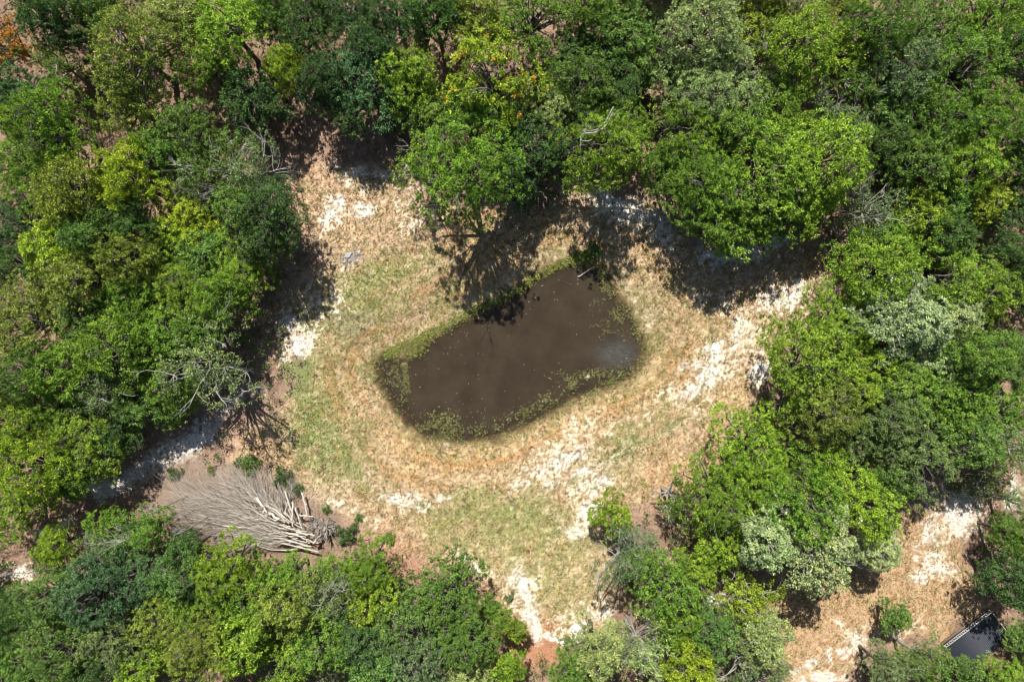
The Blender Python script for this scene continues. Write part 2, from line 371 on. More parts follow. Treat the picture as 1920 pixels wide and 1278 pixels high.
# ------------------------------------------------------------------ pond water
wx = np.arange(-13.5, 14.5, .12); wy = np.arange(-10, 9, .12); QX, QY = np.meshgrid(wx, wy)
qp, qy = QX * PXM + 960, 639 - QY * PXM
sdw = poly_sd(POND, qp, qy) - 8
ok = (sdw < 12)
vi = np.arange(QX.size).reshape(QX.shape)
okf = ok[:-1, :-1] & ok[1:, :-1] & ok[:-1, 1:] & ok[1:, 1:]
F = np.stack([vi[:-1, :-1][okf], vi[:-1, 1:][okf], vi[1:, 1:][okf], vi[1:, :-1][okf]], 1)
used = np.unique(F); rem = np.full(QX.size, -1); rem[used] = np.arange(len(used))
wm, nt, N, L, b = newmat("murky_pond_water")
at = N.new("ShaderNodeAttribute"); at.attribute_name = "depth"
tc = N.new("ShaderNodeTexCoord"); nz = N.new("ShaderNodeTexNoise"); nz.inputs["Scale"].default_value = .5; nz.inputs["Detail"].default_value = 5; nz.inputs["Roughness"].default_value = .6
L.new(tc.outputs["Object"], nz.inputs["Vector"])
mx = N.new("ShaderNodeMix"); mx.data_type = 'RGBA'; mx.inputs[6].default_value = (.041, .030, .019, 1); mx.inputs[7].default_value = (.058, .043, .028, 1)
mr = N.new("ShaderNodeMapRange"); mr.inputs[1].default_value = .35; mr.inputs[2].default_value = .65; L.new(nz.outputs[0], mr.inputs[0]); L.new(mr.outputs[0], mx.inputs[0])
f_at = N.new("ShaderNodeAttribute"); f_at.attribute_name = "painted_sheen"
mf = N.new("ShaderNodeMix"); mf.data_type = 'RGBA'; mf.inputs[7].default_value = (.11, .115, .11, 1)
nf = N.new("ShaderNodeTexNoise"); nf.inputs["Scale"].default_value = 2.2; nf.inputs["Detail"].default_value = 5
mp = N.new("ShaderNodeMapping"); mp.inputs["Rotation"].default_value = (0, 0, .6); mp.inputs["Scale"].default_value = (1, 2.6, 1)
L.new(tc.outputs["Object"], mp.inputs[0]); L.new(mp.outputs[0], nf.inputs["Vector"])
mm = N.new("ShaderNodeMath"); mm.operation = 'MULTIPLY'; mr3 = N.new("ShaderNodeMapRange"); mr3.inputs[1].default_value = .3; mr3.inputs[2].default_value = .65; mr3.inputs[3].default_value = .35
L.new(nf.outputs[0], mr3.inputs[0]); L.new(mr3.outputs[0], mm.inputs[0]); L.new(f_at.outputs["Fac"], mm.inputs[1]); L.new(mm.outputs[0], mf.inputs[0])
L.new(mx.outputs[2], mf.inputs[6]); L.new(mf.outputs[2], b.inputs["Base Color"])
b.inputs["Roughness"].default_value = .12; b.inputs["IOR"].default_value = 1.33
n2 = N.new("ShaderNodeTexNoise"); n2.inputs["Scale"].default_value = 3.5; n2.inputs["Detail"].default_value = 3; L.new(mp.outputs[0], n2.inputs["Vector"])
bp = N.new("ShaderNodeBump"); bp.inputs["Strength"].default_value = .12; bp.inputs["Distance"].default_value = .05; L.new(n2.outputs[0], bp.inputs["Height"]); L.new(bp.outputs[0], b.inputs["Normal"])
tr = N.new("ShaderNodeBsdfTransparent"); ms = N.new("ShaderNodeMixShader"); L.new(at.outputs["Fac"], ms.inputs[0]); L.new(tr.outputs[0], ms.inputs[1]); L.new(b.outputs[0], ms.inputs[2]); L.new(ms.outputs[0], N["Material Output"].inputs[0])
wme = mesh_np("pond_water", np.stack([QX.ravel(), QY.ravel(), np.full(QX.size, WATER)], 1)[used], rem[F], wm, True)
nn = fbm(qp, qy, 22, 301, 4, .7)
depth = sstep(5, -28, sdw + 26 * (nn - .5)) * .97 + .03 * (sdw < -30)
painted_sheen = np.exp(-(((qp - 1164) / 40) ** 2 + ((qy - 664) / 24) ** 2) ** 1.1) * (.5 + .9 * fbm(qp + qy, qy * 2 - qp, 26, 331, 3)) * .9  # pale reflective sheen over the shallow right end, painted into the water colour
depth = depth * (1 - .22 * painted_sheen)
pt_attr(wme, "depth", depth.ravel()[used]); pt_attr(wme, "painted_sheen", painted_sheen.ravel()[used])
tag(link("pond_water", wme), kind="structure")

# ------------------------------------------------------------------ leaf clouds
def leaves_mesh(name, cen, out, nleaf, csize, lsize, mat, seed, droop=0.0, flat=.55):
    """cen (n,3) clump centres, out (n,3) their outward directions; every leaf is a small folded diamond"""
    r = np.random.default_rng(seed)
    n = len(cen); tot = n * nleaf
    ci = np.repeat(np.arange(n), nleaf)
    cs = (csize * r.uniform(.65, 1.3, n))[ci]
    g = r.normal(size=(tot, 3)); g /= np.linalg.norm(g, axis=1, keepdims=True) + 1e-9
    rad = r.random(tot) ** .45
    o = out[ci]
    P = g * (rad * cs)[:, None]
    al = (P * o).sum(1)                      # flatten the clump along its outward direction
    P = P - o * (al * (1 - flat))[:, None]
    P = cen[ci] + P
    P[:, 2] -= droop * cs * rad ** 2
    # leaf direction: away from the clump centre; normal: up / outward with scatter
    d = g * .8 + o * .5 + r.normal(size=(tot, 3)) * .35; d[:, 2] -= droop
    d /= np.linalg.norm(d, axis=1, keepdims=True)
    nr = np.array([0, 0, 1.0]) * .25 + o * .75 + g * .75 + r.normal(size=(tot, 3)) * .33
    s = np.cross(d, nr); s /= np.linalg.norm(s, axis=1, keepdims=True) + 1e-9
    ln = (lsize * r.uniform(.6, 1.35, tot))[:, None]; wd = ln * r.uniform(.30, .5, tot)[:, None]
    V = np.stack([P - d * ln * .5, P + s * wd * .5, P + d * ln * .5, P - s * wd * .5], 1).reshape(-1, 3)
    Fc = np.arange(tot * 4).reshape(-1, 4)
    me = mesh_np(name, V, Fc, mat)
    clump = r.random(n)
    tint = np.clip(.5 + (clump[ci] - .5) * .55 + r.normal(size=tot) * .17 + .12 * (P[:, 2] - cen[:, 2].mean()) / (np.ptp(cen[:, 2]) + .1), 0, 1)
    pt_attr(me, "tint", np.repeat(tint, 4)); pt_attr(me, "clump", np.repeat(clump[ci], 4))
    return me

def make_crown_points(R, H, seed, nl, cps, squash=.75, base=.35, spread=.62, gap=.15):
    """lobed crown: clump centres on the lobes' outer shells. H is the crown's top height above the foot."""
    r = np.random.default_rng(seed)
    zc = H - R * squash
    lob = []
    for i in range(nl):
        a = 2.399 * i + r.uniform(-.5, .5); q = math.sqrt((i + .35) / nl) * spread * R * r.uniform(.82, 1.15)
        lr = R * r.uniform(.19, .35)
        zz = zc + squash * R * (1 - (q / R) ** 2 * 1.25) * r.uniform(.05, 1.05) - lr * .4
        lob.append((math.cos(a) * q, math.sin(a) * q, zz, lr))
    for i in range(max(4, nl // 2)):
        a = 2.399 * i * 1.7 + r.uniform(-.5, .5); q = R * r.uniform(.55, .82); lr = R * r.uniform(.24, .34)
        lob.append((math.cos(a) * q, math.sin(a) * q, zc - R * r.uniform(.0, .35), lr))
    lob.append((0, 0, zc, R * .4))
    cen = []; out = []
    for (x, y, z, lr) in lob:
        m = max(6, int(cps * (lr / (R * .35)) ** 2))
        v = r.normal(size=(m, 3)); v[:, 2] = np.abs(v[:, 2]) * 1.0 - .45 * r.random(m); v /= np.linalg.norm(v, axis=1, keepdims=True)
        rr = lr * (1 + r.normal(size=m) * .17 + (r.random(m) < .18) * r.uniform(.1, .65, m))
        p = np.array([x, y, z]) + v * rr[:, None] * np.array([1, 1, .8])
        cen.append(p); out.append(v)
    cen = np.concatenate(cen); out = np.concatenate(out)
    keep = np.ones(len(cen), bool)
    for (x, y, z, lr) in lob:
        d = np.linalg.norm((cen - np.array([x, y, z])) / np.array([1, 1, .8]), axis=1)
        keep &= ~((d < lr * .72) & (r.random(len(cen)) < .9))
    hole = vn3(cen, R * .30, seed); keep &= hole > gap + .05
    return lob, cen[keep], out[keep]
def vn3(p, s, seed):
    return (vnoise(p[:, 0] + p[:, 2] * .5, p[:, 1] + p[:, 2] * .3, s, seed + 900))

def branch(T, p, d, ln, rad, depth, r, curl=.22, tips=None, up=.12, forks=(2, 3), shrink=.68, spread=.55, tint=.5):
    pts = [p]; rs = [rad]; seg = 4
    dd = Vector(d).normalized(); q = Vector(p)
    for i in range(seg):
        dd = (dd + Vector((r.uniform(-curl, curl), r.uniform(-curl, curl), r.uniform(-curl, curl) * .7 + up * .3))).normalized()
        q = q + dd * (ln / seg); pts.append(tuple(q)); rs.append(rad * (1 - .55 * (i + 1) / seg))
    T.add(pts, rs, tint)
    if tips is not None: tips.append((tuple(q), tuple(dd)))
    if depth > 0:
        for k in range(r.randint(*forks)):
            i = r.randint(2, seg); s = Vector(pts[i])
            nd = (dd + Vector((r.uniform(-1, 1), r.uniform(-1, 1), r.uniform(-.5, .6))) * spread).normalized()
            branch(T, tuple(s), nd, ln * shrink * r.uniform(.7, 1.2), rs[i] * .7, depth - 1, r, curl, tips, up, forks, shrink, spread, min(1, max(0, tint + r.uniform(-.1, .15))))

def make_trunk(R, H, lob, seed, mat, rad=None, extra=0, lean=.0):
    r = random.Random(seed); T = Tubes(6); rad = rad or .045 * R + .04
    zf = H * .42
    top = (r.uniform(-.2, .2), r.uniform(-.2, .2), zf)
    T.add([(0, 0, -.3), (r.uniform(-.1, .1), r.uniform(-.1, .1), zf * .5), top], [rad * 1.35, rad, rad * .85], .4)
    for (x, y, z, lr) in lob:
        mid = (top[0] + (x - top[0]) * .45 + r.uniform(-.3, .3), top[1] + (y - top[1]) * .45 + r.uniform(-.3, .3), zf + (z - zf) * .6)
        T.add([top, mid, (x, y, z)], [rad * .6, rad * .42, rad * .2], .5)
        for k in range(4):
            a = r.uniform(0, 6.28)
            branch(T, (x, y, z), (math.cos(a), math.sin(a), r.uniform(-.1, .9)), lr * r.uniform(.4, .75), rad * .2, 1, r, tint=.6)
    for k in range(extra):
        x, y, z, lr = r.choice(lob); a = math.atan2(y, x) + r.uniform(-.8, .8)
        branch(T, (x, y, z), (math.cos(a), math.sin(a), r.uniform(.1, .7)), lr * r.uniform(1.1, 1.8), rad * .25, 2, r, tint=.9, spread=.6)
    return T.build("trunk", mat)

PROTO = {}
def proto(key, R, H, seed, nl, cps, nleaf, csz, lsz, mat, bark=BARK, extra=0, squash=.72, gap=.15, droop=0, flat=.55, spread=.62):
    lob, cen, out = make_crown_points(R, H, seed, nl, cps, squash, gap=gap, spread=spread)
    cr = leaves_mesh("crown", cen, out, nleaf, csz, lsz, mat, seed + 5, droop, flat)
    tr = make_trunk(R, H, lob, seed + 9, bark, extra=extra)
    PROTO.setdefault(key, []).append((cr, tr, R, H))

# full = dense crowns in three sizes, silver = drooping shiny sprays, thin = see-through crown with pale branches
for s in range(4): proto('L', 4.4, 9.4, 100 + s * 17, 19 + s, 62, (34, 44, 26, 36)[s], (.30, .28, .33, .30)[s], (.19, .155, .225, .18)[s], LEAF, extra=1)
for s in range(5): proto('M', 3.1, 7.6, 200 + s * 17, 13 + s % 3, 54, (34, 42, 27, 36, 34)[s], (.27, .25, .31, .28, .26)[s], (.18, .15, .215, .17, .165)[s], LEAF, extra=1)
for s in range(3): proto('S', 1.9, 4.4, 300 + s * 17, 6, 44, 24, .25, .17, LEAF)
for s in range(2): proto('V', 3.4, 8.0, 400 + s * 17, 11, 58, 44, .38, .19, LEAF_SILVER, PALEBARK, 3, droop=.5, flat=.45)
for s in range(3): proto('T', 3.2, 7.2, 500 + s * 17, 9, 46, 22, .30, .16, LEAF, PALEBARK, 5, gap=.30, squash=.6, spread=.7)
for s in range(2): proto('t', 1.7, 3.0, 550 + s * 17, 6, 30, 14, .26, .15, LEAF, PALEBARK, 5, gap=.36, squash=.6, spread=.7)
for s in range(1): proto('O', 3.9, 8.8, 600 + s * 17, 13, 60, 26, .32, .21, LEAF_ORANGE, extra=2)
for s in range(1): proto('R', 2.6, 6.8, 650 + s * 17, 9, 40, 20, .30, .20, LEAF_RUST, extra=3, gap=.28)
for s in range(2): proto('b', 1.0, 1.1, 700 + s * 17, 7, 30, 16, .20, .13, LEAF, squash=.7, gap=.30, spread=.85)

PAL = {'Y': (.270, .370, .036), 'G': (.205, .320, .036), 'B': (.155, .275, .038), 'M': (.125, .225, .044), 'D': (.080, .155, .042), 'E': (.060, .120, .036),
       'T': (.085, .170, .062), 'P': (.270, .350, .125), 'O': (.215, .270, .048), 'S': (.165, .235, .090)}
KINDNAME = {'L': 'broadleaf_tree', 'M': 'broadleaf_tree', 'S': 'broadleaf_sapling', 'V': 'silvery_leaf_tree', 'T': 'half_bare_tree', 't': 'half_bare_sapling', 'O': 'broadleaf_tree', 'R': 'broadleaf_tree', 'b': 'shrub'}
CAT = {'S': 'young tree', 'b': 'shrub', 't': 'young tree'}
GROUP = {'L': 'woodland trees round the clearing', 'M': 'woodland trees round the clearing', 'O': 'woodland trees round the clearing', 'R': 'woodland trees round the clearing', 'V': 'silvery leaved trees', 'T': 'half bare trees', 't': 'half bare trees', 'S': 'young trees', 'b': 'low shrubs in the open'}
count = {}
def tree(px, py, rpx, kind, col, label, hs=1.0):
    ps = PROTO[kind]; i = count.get(kind, 0); count[kind] = i + 1
    cr, tr, R, H = ps[i % len(ps)]
    # size: rpx is the crown's radius as seen at its widest height
    s = 1.0
    if kind in 'LMV' and hs == 1.0: hs = rnd.choice((.82, .9, 1.0, 1.1, 1.2))
    for _ in range(3):
        h = H * hs * s * .68; s = 1.11 * rpx / PXM * (CAMZ - h) / CAMZ / R
    sz = s ** .75 * hs if kind not in 'bt' else s
    h = H * sz * .70
    x, y, _z = W(px, py, h)
    root = empty(KINDNAME[kind], (x, y, gz(x, y) - .03), rnd.uniform(0, 6.283), 1)
    root.scale = (s * rnd.uniform(.93, 1.07), s * rnd.uniform(.93, 1.07), sz * rnd.uniform(.94, 1.06))
    t = link("trunk", tr, root); c = link("crown", cr, root)
    k = rnd.uniform(.9, 1.12); c_ = PAL[col]
    c.color = (c_[0] * k * rnd.uniform(.93, 1.07), c_[1] * k, c_[2] * k * rnd.uniform(.8, 1.2), 1)
    tag(root, label, CAT.get(kind, 'tree'), GROUP[kind])
    return root

TREES = [
# --- top left
(22,85,50,'R','M',"rust and orange leaved tree at the left edge near the top corner"),
(85,25,55,'M','D',"dark green tree in the top left corner above the orange-leaved tree"),
(150,60,50,'M','D',"dark tree right of the rust-orange tree in the top left corner"),
(110,120,48,'T','M',"thin shaded olive tree just below and right of the rust-orange tree"),
(180,15,45,'M','M',"green tree cut by the top edge, fourth from the left corner"),
(250,95,85,'L','O',"big olive yellow crown in the upper left, right of the dark corner trees"),
(335,35,62,'M','P',"pale yellow green tree at the top edge in the upper left quarter"),
(430,55,68,'M','G',"yellow green tree at the top edge between the pale tree and dark trees"),
(505,20,45,'M','M',"mid green tree at the top edge left of the dark blue-green group"),
(245,195,62,'L','O',"olive tree with wispy edge above the brown gap in the upper left"),
(385,130,52,'M','B',"green tree left of a small bare brown patch in the upper left woods"),
(470,185,60,'M','E',"dark shaded tree above the shadowed bay at the top of the clearing"),
(535,128,44,'M','G',"small bright green crown standing among dark trees at upper left"),
(570,50,62,'L','D',"dark green tree at the top edge left of the blue-green crowns"),
(610,150,50,'M','E',"very dark tree behind the left end of the blue-green crowns"),
(35,170,48,'M','T',"blue green tree at the left edge below the rust-orange tree"),
(85,228,82,'L','B',"large bright green crown at the left edge above the brown gap"),
(20,215,42,'M','G',"bright green tree cut by the left edge beside the large bright crown"),
(345,250,66,'L','M',"mid green crown pointing up into the brown gap at upper left"),
(290,290,55,'M','M',"mid green tree right below the brown gap left of the pointed crown"),
(240,340,62,'M','Y',"brightest yellow green crown of the upper left woodland"),
(415,305,70,'T','M',"half bare tree with grey limbs left of the shadowed bay"),
(485,325,66,'T','S',"grey twiggy tree reaching over the shadowed bay in the upper left"),
(55,325,68,'L','B',"green tree at the left edge below the narrow brown gap"),
(140,350,66,'L','O',"olive green tree left of the brightest yellow green crown"),
(360,355,46,'T','S',"small grey leafless looking tree beside the grey twiggy one"),
(510,400,64,'L','D',"dark green tree bulging into the clearing below the grey twiggy tree",1.2),
(455,390,55,'M','M',"mid green tree between the twiggy tree and the left clearing edge"),
(345,420,58,'M','Y',"yellow green tree below the brightest yellow green crown"),
(250,415,50,'M','M',"mid green tree in the left woods under the yellow crown"),
# --- top middle
(655,30,62,'L','E',"very dark crown at the top edge left of centre"),
(740,25,60,'L','D',"dark green crown at the top edge just left of centre"),
(815,30,56,'M','D',"dark tree at the top edge above the yellow-orange tree's left side"),
(700,85,55,'M','E',"deeply shaded tree between two dark crowns at top centre"),
(690,150,78,'L','T',"blue green round crown left of the yellow green tree at top centre"),
(660,205,52,'M','T',"blue green tree overhanging the shadowed bay's right side"),
(765,150,58,'M','G',"yellow green tree between the blue-green crown and the orange-tinged tree"),
(800,205,50,'M','B',"green tree hanging below the orange-tinged tree at its left"),
(890,45,62,'M','O',"olive green tree at the top edge above the orange-tinged tree"),
(1000,42,74,'L','B',"bright green tree at the top edge right of centre"),
(1075,95,46,'M','E',"shaded dark tree right of the orange-tinged tree's top"),
(925,150,92,'O','Y',"bright yellow green tree with orange tinged tips at top centre"),
(885,215,55,'M','B',"green tree peeping out below the orange-tinged tree"),
(955,235,52,'M','M',"mid green tree right under the orange-tinged tree"),
(1030,210,46,'M','P',"pale olive crown at the lower right of the orange-tinged tree"),
(1085,155,66,'L','M',"mid green tree right of the orange-tinged tree"),
(875,315,100,'L','B',"large green tree overhanging the clearing above the pond",1.3),
(795,310,56,'T','G',"pale half bare tree at the left flank of the large pond-side tree"),
(1005,275,62,'L','D',"dark green tree between the large pond-side tree and the curled vine"),
(960,335,50,'M','D',"dark tree in the shade right of the large pond-side tree"),
(1130,285,74,'L','G',"bright green tree below the curled bare vine"),
(1100,225,42,'M','D',"dark tree behind the curled bare vine"),
(1165,235,58,'M','B',"green tree right of the curled bare vine"),
(1165,60,62,'M','M',"mid green tree left of the bare pinkish patch at the top edge"),
(1210,110,58,'M','M',"dull green tree below the bare pinkish patch at the top edge"),
(1140,120,48,'M','D',"dark tree between the mid green trees at top right of centre"),
(1165,175,50,'M','D',"dark green tree above the green tree beside the curled vine"),
(1235,45,32,'t','P',"low pale bush inside the bare pinkish patch at the top edge"),
(1105,20,50,'M','M',"mid green tree at the top edge right of the bright one"),
# --- top right
(1320,60,80,'L','P',"pale light green tree at the top edge right of the pinkish patch"),
(1415,45,64,'M','O',"olive tree at the top edge among pale crowns"),
(1345,165,92,'L','P',"widest pale green crown in the upper right quarter"),
(1275,150,52,'M','M',"mid green tree left of the widest pale crown"),
(1440,135,60,'T','P',"pale thin tree beside the small white sandy gap in the upper right"),
(1500,95,72,'L','G',"light green tree right of the white sandy gap"),
(1500,25,55,'T','P',"pale twiggy tree at the top edge in the right part"),
(1590,95,58,'M','G',"bright green tree with glossy leaves near the top right brown gaps"),
(1290,250,66,'L','B',"green tree above the large crown at the right of the pond clearing top"),
(1370,240,60,'M','B',"green tree below the white sandy gap"),
(1450,205,62,'M','B',"bright mid green tree right below the white sandy gap"),
(1425,340,112,'L','G',"largest bright green crown, upper right of the pond"),
(1320,350,82,'L','B',"big green tree whose shadow falls on white sand right above the pond"),
(1540,295,84,'L','G',"bright green tree right of the largest crown"),
(1250,320,48,'M','M',"mid green tree above the white sandy path right of the pond"),
(1500,385,62,'M','G',"bright green tree at the lower right edge of the largest crown"),
(1345,415,60,'M','B',"green tree hanging over the shadowed white sand"),
(1425,425,46,'M','M',"shaded mid green tree at the lower edge of the largest crown"),
(1470,250,58,'M','G',"yellow green tree between the largest crown and the grey-green one"),
(1555,215,55,'T','S',"grey green thin tree left of the dark ravine-like gap"),
(1600,250,44,'T','S',"small grey twiggy tree at the rim of the dark gap in the upper right"),
(1620,160,50,'T','M',"thin dull tree above the dark gap in the upper right"),
(1655,55,62,'L','M',"mid green tree at the top edge right of the small brown gaps"),
(1580,20,42,'M','O',"olive small tree at the top edge beside small brown gaps"),
(1745,45,70,'L','M',"round mid green crown at the top edge toward the right corner"),
(1855,45,80,'L','B',"broad green crown in the top right corner"),
(1900,110,58,'M','M',"mid green tree at the right edge under the corner crown"),
(1695,130,64,'L','S',"greyish green tree below the top edge near the right"),
(1800,135,80,'L','B',"broad green crown second row below the top right corner"),
(1690,205,58,'M','M',"mid green tree left of the two small red-brown gaps"),
(1765,225,72,'L','M',"mid green tree right beside the two small red-brown gaps"),
(1860,225,76,'L','B',"green crown near the right edge above the yellow-green one"),
(1670,275,52,'M','D',"dark green tree right of the dark gap in the upper right"),
(1735,300,60,'M','M',"mid green tree below the two small red-brown gaps"),
(1905,300,48,'M','D',"dark tree cut by the right edge in the upper quarter"),
(1820,315,62,'M','G',"yellow green tree below the crown near the right edge"),
(1645,385,66,'T','S',"grey twiggy tree at the foot of the dark gap in the upper right"),
(1590,350,40,'T','S',"small grey half bare tree touching the largest crowns' right side"),
(1720,405,60,'M','G',"bright green tree right of the grey twiggy tree"),
(1790,385,50,'M','M',"mid green tree behind the yellow green one at right"),
(1840,370,46,'M','Y',"small yellow green tree above the right edge brown gap"),
(1895,385,48,'M','D',"dark green tree at the right edge, level with the grey twiggy tree"),
(1660,450,48,'M','B',"green tree below the grey twiggy tree's roots"),
(1580,445,42,'t','S',"thin grey young tree in the open orange ground right of the big shadow"),
(1770,445,50,'M','D',"dark green tree above the bright green pair on the right"),
(1905,470,46,'M','D',"dark tree at the right edge beside the brown gap"),
# --- right
(1650,520,76,'L','G',"bright green tree at the right with its crown facing the clearing"),
(1760,520,82,'L','G',"bright green crown just right of the one facing the clearing"),
(1850,545,66,'L','G',"bright green crown closest to the dead brush at the right edge"),
(1580,590,66,'L','G',"bright green crown jutting left into the clearing at the right"),
(1690,600,82,'V','P',"silvery drooping tree in the middle of the bright green group"),
(1780,590,62,'V','P',"silvery leaved crown nearer the dead brush"),
(1755,665,62,'V','P',"silvery drooping tree lowest of the silvery group at right"),
(1630,660,62,'M','G',"bright green tree left of the lowest silvery tree"),
(1905,540,40,'M','D',"dark tree at the right edge above the dead brush"),
(1700,720,60,'M','B',"green tree below the silvery group"),
(1515,690,86,'L','G',"wide yellow green crown on the clearing's right rim"),
(1545,765,72,'L','O',"olive crown just below the wide yellow green one on the right rim"),
(1605,725,48,'M','G',"green tree beside the brown gap right of the wide crown"),
(1600,815,52,'L','S',"grey green tree between the olive crown and the lower right group"),
(1680,790,70,'L','S',"broad grey green crown in the right woods"),
(1830,665,62,'M','M',"mid green tree below the dead brush at the right"),
(1900,680,58,'M','M',"mid green tree at the right edge below the dead brush"),
(1780,755,64,'M','B',"bright mid green tree right of the broad grey green crown"),
(1865,755,66,'L','B',"green crown near the right edge at mid height"),
(1720,865,72,'L','S',"grey green crown above the shadowed white sand at lower right"),
(1810,830,66,'M','M',"mid green tree above the shadowed white sand, right of the grey-green one"),
(1895,840,58,'T','S',"thin pale tree at the right edge above the white sand"),
(1665,910,50,'M','M',"mid green tree left of the shadowed white sand"),
(1850,900,36,'t','S',"small thin tree standing over the white sand at lower right"),
# --- lower right group
(1403,838,73,'L','G',"yellow green tree at the top of the lower right group by the clearing"),
(1340,925,72,'L','B',"green tree nearest the clearing in the lower right group"),
(1255,925,42,'t','M',"thin sapling reaching left from the lower right group"),
(1420,905,66,'L','G',"bright tree in the heart of the lower right group"),
(1508,945,77,'L','B',"broad green tree right of centre in the lower right group"),
(1535,890,54,'M','G',"upright bright green tree at the top right of the lower right group"),
(1440,1000,72,'V','P',"silvery tree at the lower left of the lower right group"),
(1540,1030,74,'V','P',"silvery drooping tree at the bottom of the lower right group"),
(1620,950,62,'M','G',"bright green tree at the right end of the lower right group"),
(1640,1020,54,'V','P',"silvery tree at the right bottom end of the lower right group"),
(1345,1010,58,'M','G',"yellow green tree at the bottom left of the lower right group"),
(1480,1050,45,'T','O',"thin olive tree on the lower rim of the lower right group"),
(1150,968,42,'S','G',"small round bright green tree alone at the clearing's lower right"),
(1165,1050,58,'T','S',"sparse grey green tree below the small round bright tree"),
(1245,1095,68,'L','B',"bright green tree below the sparse grey green tree"),
(1200,1030,40,'t','S',"thin pale sapling beside the sparse grey green tree"),
(1310,1075,44,'M','G',"bright green tree left of the small white sand patch at lower right"),
(1405,1120,56,'T','Y',"thin yellow green tree beside the small white sand patch"),
(1330,1180,64,'L','M',"mid green tree left of the orange meadow at the bottom"),
(1425,1190,52,'V','P',"silvery tree drooping onto the orange meadow at the bottom"),
(1395,1245,58,'T','S',"sage tree at the bottom edge left of the orange meadow"),
(1290,1250,50,'M','Y',"yellow tree at the bottom edge, right of the white branched tree"),
(1195,1210,72,'T','P',"pale sparse tree with white branches at the bottom edge"),
(1120,1215,52,'M','P',"pale green tree by the white sand strip at the bottom"),
(1070,1250,46,'M','M',"mid green tree at the bottom edge right of the red-brown patch"),
(1270,1165,48,'M','B',"green tree above the yellow tree at the bottom edge"),
(1450,1255,34,'t','S',"thin sage sapling at the bottom edge of the orange meadow"),
(1675,1158,32,'S','M',"small thin green tree alone on the orange meadow"),
(1664,1256,44,'M','S',"thin green tree at the bottom edge beside the white sand bands"),
(1730,1235,50,'T','M',"open crowned tree at the bottom edge left of the railed deck"),
(1792,1266,50,'M','M',"green tree at the bottom edge overhanging the railed deck's left"),
(1881,1273,44,'M','B',"green tree in front of the railed deck's lower corner",.5),
(1934,1194,46,'M','M',"green tree at the right edge overhanging the railed deck",.55),
(1900,1088,50,'L','T',"blue green tree at the right edge above the railed deck",1.15),
(1908,945,38,'T','M',"thin tree at the right edge beside the sunlit white sand"),
(1900,1005,36,'M','M',"small green tree at the right edge by a curved trunk"),
# --- left middle
(25,415,52,'L','D',"dark green tree at the left edge below the olive crown"),
(30,490,44,'M','D',"dark tree above the small bare opening at the left edge"),
(100,460,60,'M','Y',"yellow green tree near the left edge above the small bare opening"),
(175,440,55,'M','M',"mid green tree between the two yellow ones in the left woods"),
(145,525,58,'M','O',"olive tree right of the small bare opening at the left edge"),
(240,485,64,'L','O',"olive round crown in the middle of the left woods"),
(315,460,46,'M','G',"small bright tree above the olive crown in the left woods"),
(450,500,62,'L','G',"vivid green crown at the clearing's left rim, upper part"),
(495,445,56,'M','D',"dark tree at the clearing's left rim above the vivid green crown"),
(380,480,54,'M','M',"mid green tree left of the vivid green crown"),
(415,560,52,'M','B',"green tree below the vivid green crown on the left rim"),
(65,600,78,'L','O',"large yellowish olive crown by the left edge at mid height"),
(165,590,62,'L','M',"mid green crown right of the large yellowish olive one"),
(255,560,60,'L','B',"fresh green crown in the centre of the left woods"),
(340,550,66,'L','G',"fresh bright green crown left of the clearing rim"),
(225,650,70,'L','B',"wide fresh green crown in the left woods"),
(310,625,56,'M','B',"fresh green tree above the bare limbed spreading tree"),
(380,620,52,'M','M',"mid green tree just above the bare limbed spreading tree"),
(400,690,84,'T','S',"spreading tree with pale bare limbs on the clearing's left rim"),
(330,715,60,'L','B',"green crown underneath the bare limbed spreading tree's left",.8),
(318,758,44,'M','G',"bright green tree above the sandy track's bend",.6),
(50,700,62,'L','M',"mid green tree at the left edge below the large olive crown"),
(130,700,60,'M','B',"green tree between the left edge and the wide fresh crown"),
(200,730,62,'T','S',"dull tree with a few grey limbs in the lower left woods"),
(260,760,52,'M','M',"mid green tree beside the dark cleft above the sandy track",.75),
(95,775,70,'L','B',"green crown in the lower left woods above the track's far end"),
(25,800,60,'L','G',"bright green tree at the left edge in the lower middle"),
(165,820,66,'L','G',"yellowish green crown left of the sandy track"),
(212,822,40,'M','D',"dark tree at the left verge of the sandy track"),
(60,880,76,'L','G',"big yellow green crown at the left edge beside the track's end"),
(140,892,44,'M','B',"green tree right beside the track's far end"),
(20,960,56,'M','G',"yellow green tree at the left edge above the grey clearing"),
] + [
# --- bottom left
(190,985,36,'M','B',"pointed green tree below the sandy track's far end"),
(235,1005,52,'T','M',"tree with bare grey twigs below the sandy track"),
(283,990,44,'M','B',"green tree at the left tip of the brush pile"),
(105,1025,42,'M','G',"green tree beside the white blossom-like patch at lower left"),
(160,1050,48,'T','S',"half bare tree right of the grey clearing at the left edge"),
(360,1027,40,'M','D',"dark tree in the shade under the brush pile"),
(425,1066,60,'L','G',"bright green crown directly under the brush pile"),
(345,1065,56,'M','M',"mid green tree below the dark one under the brush pile"),
(260,1080,64,'L','T',"blue green crown in the lower left woods"),
(180,1110,68,'L','T',"blue green crown nearer the left edge in the lower left"),
(90,1120,62,'L','M',"mid green crown below the grey clearing at the left edge"),
(30,1160,58,'L','D',"dark crown at the left edge near the bottom"),
(30,1245,58,'M','M',"mid green tree in the bottom left corner"),
(115,1210,70,'L','M',"mid green crown next to the bottom left corner"),
(210,1200,66,'L','S',"grey green crown at the bottom, third from the left corner"),
(300,1160,66,'L','O',"olive crown in the lower left woods above the bottom edge"),
(170,1265,46,'M','D',"dark tree at the bottom edge near the left corner"),
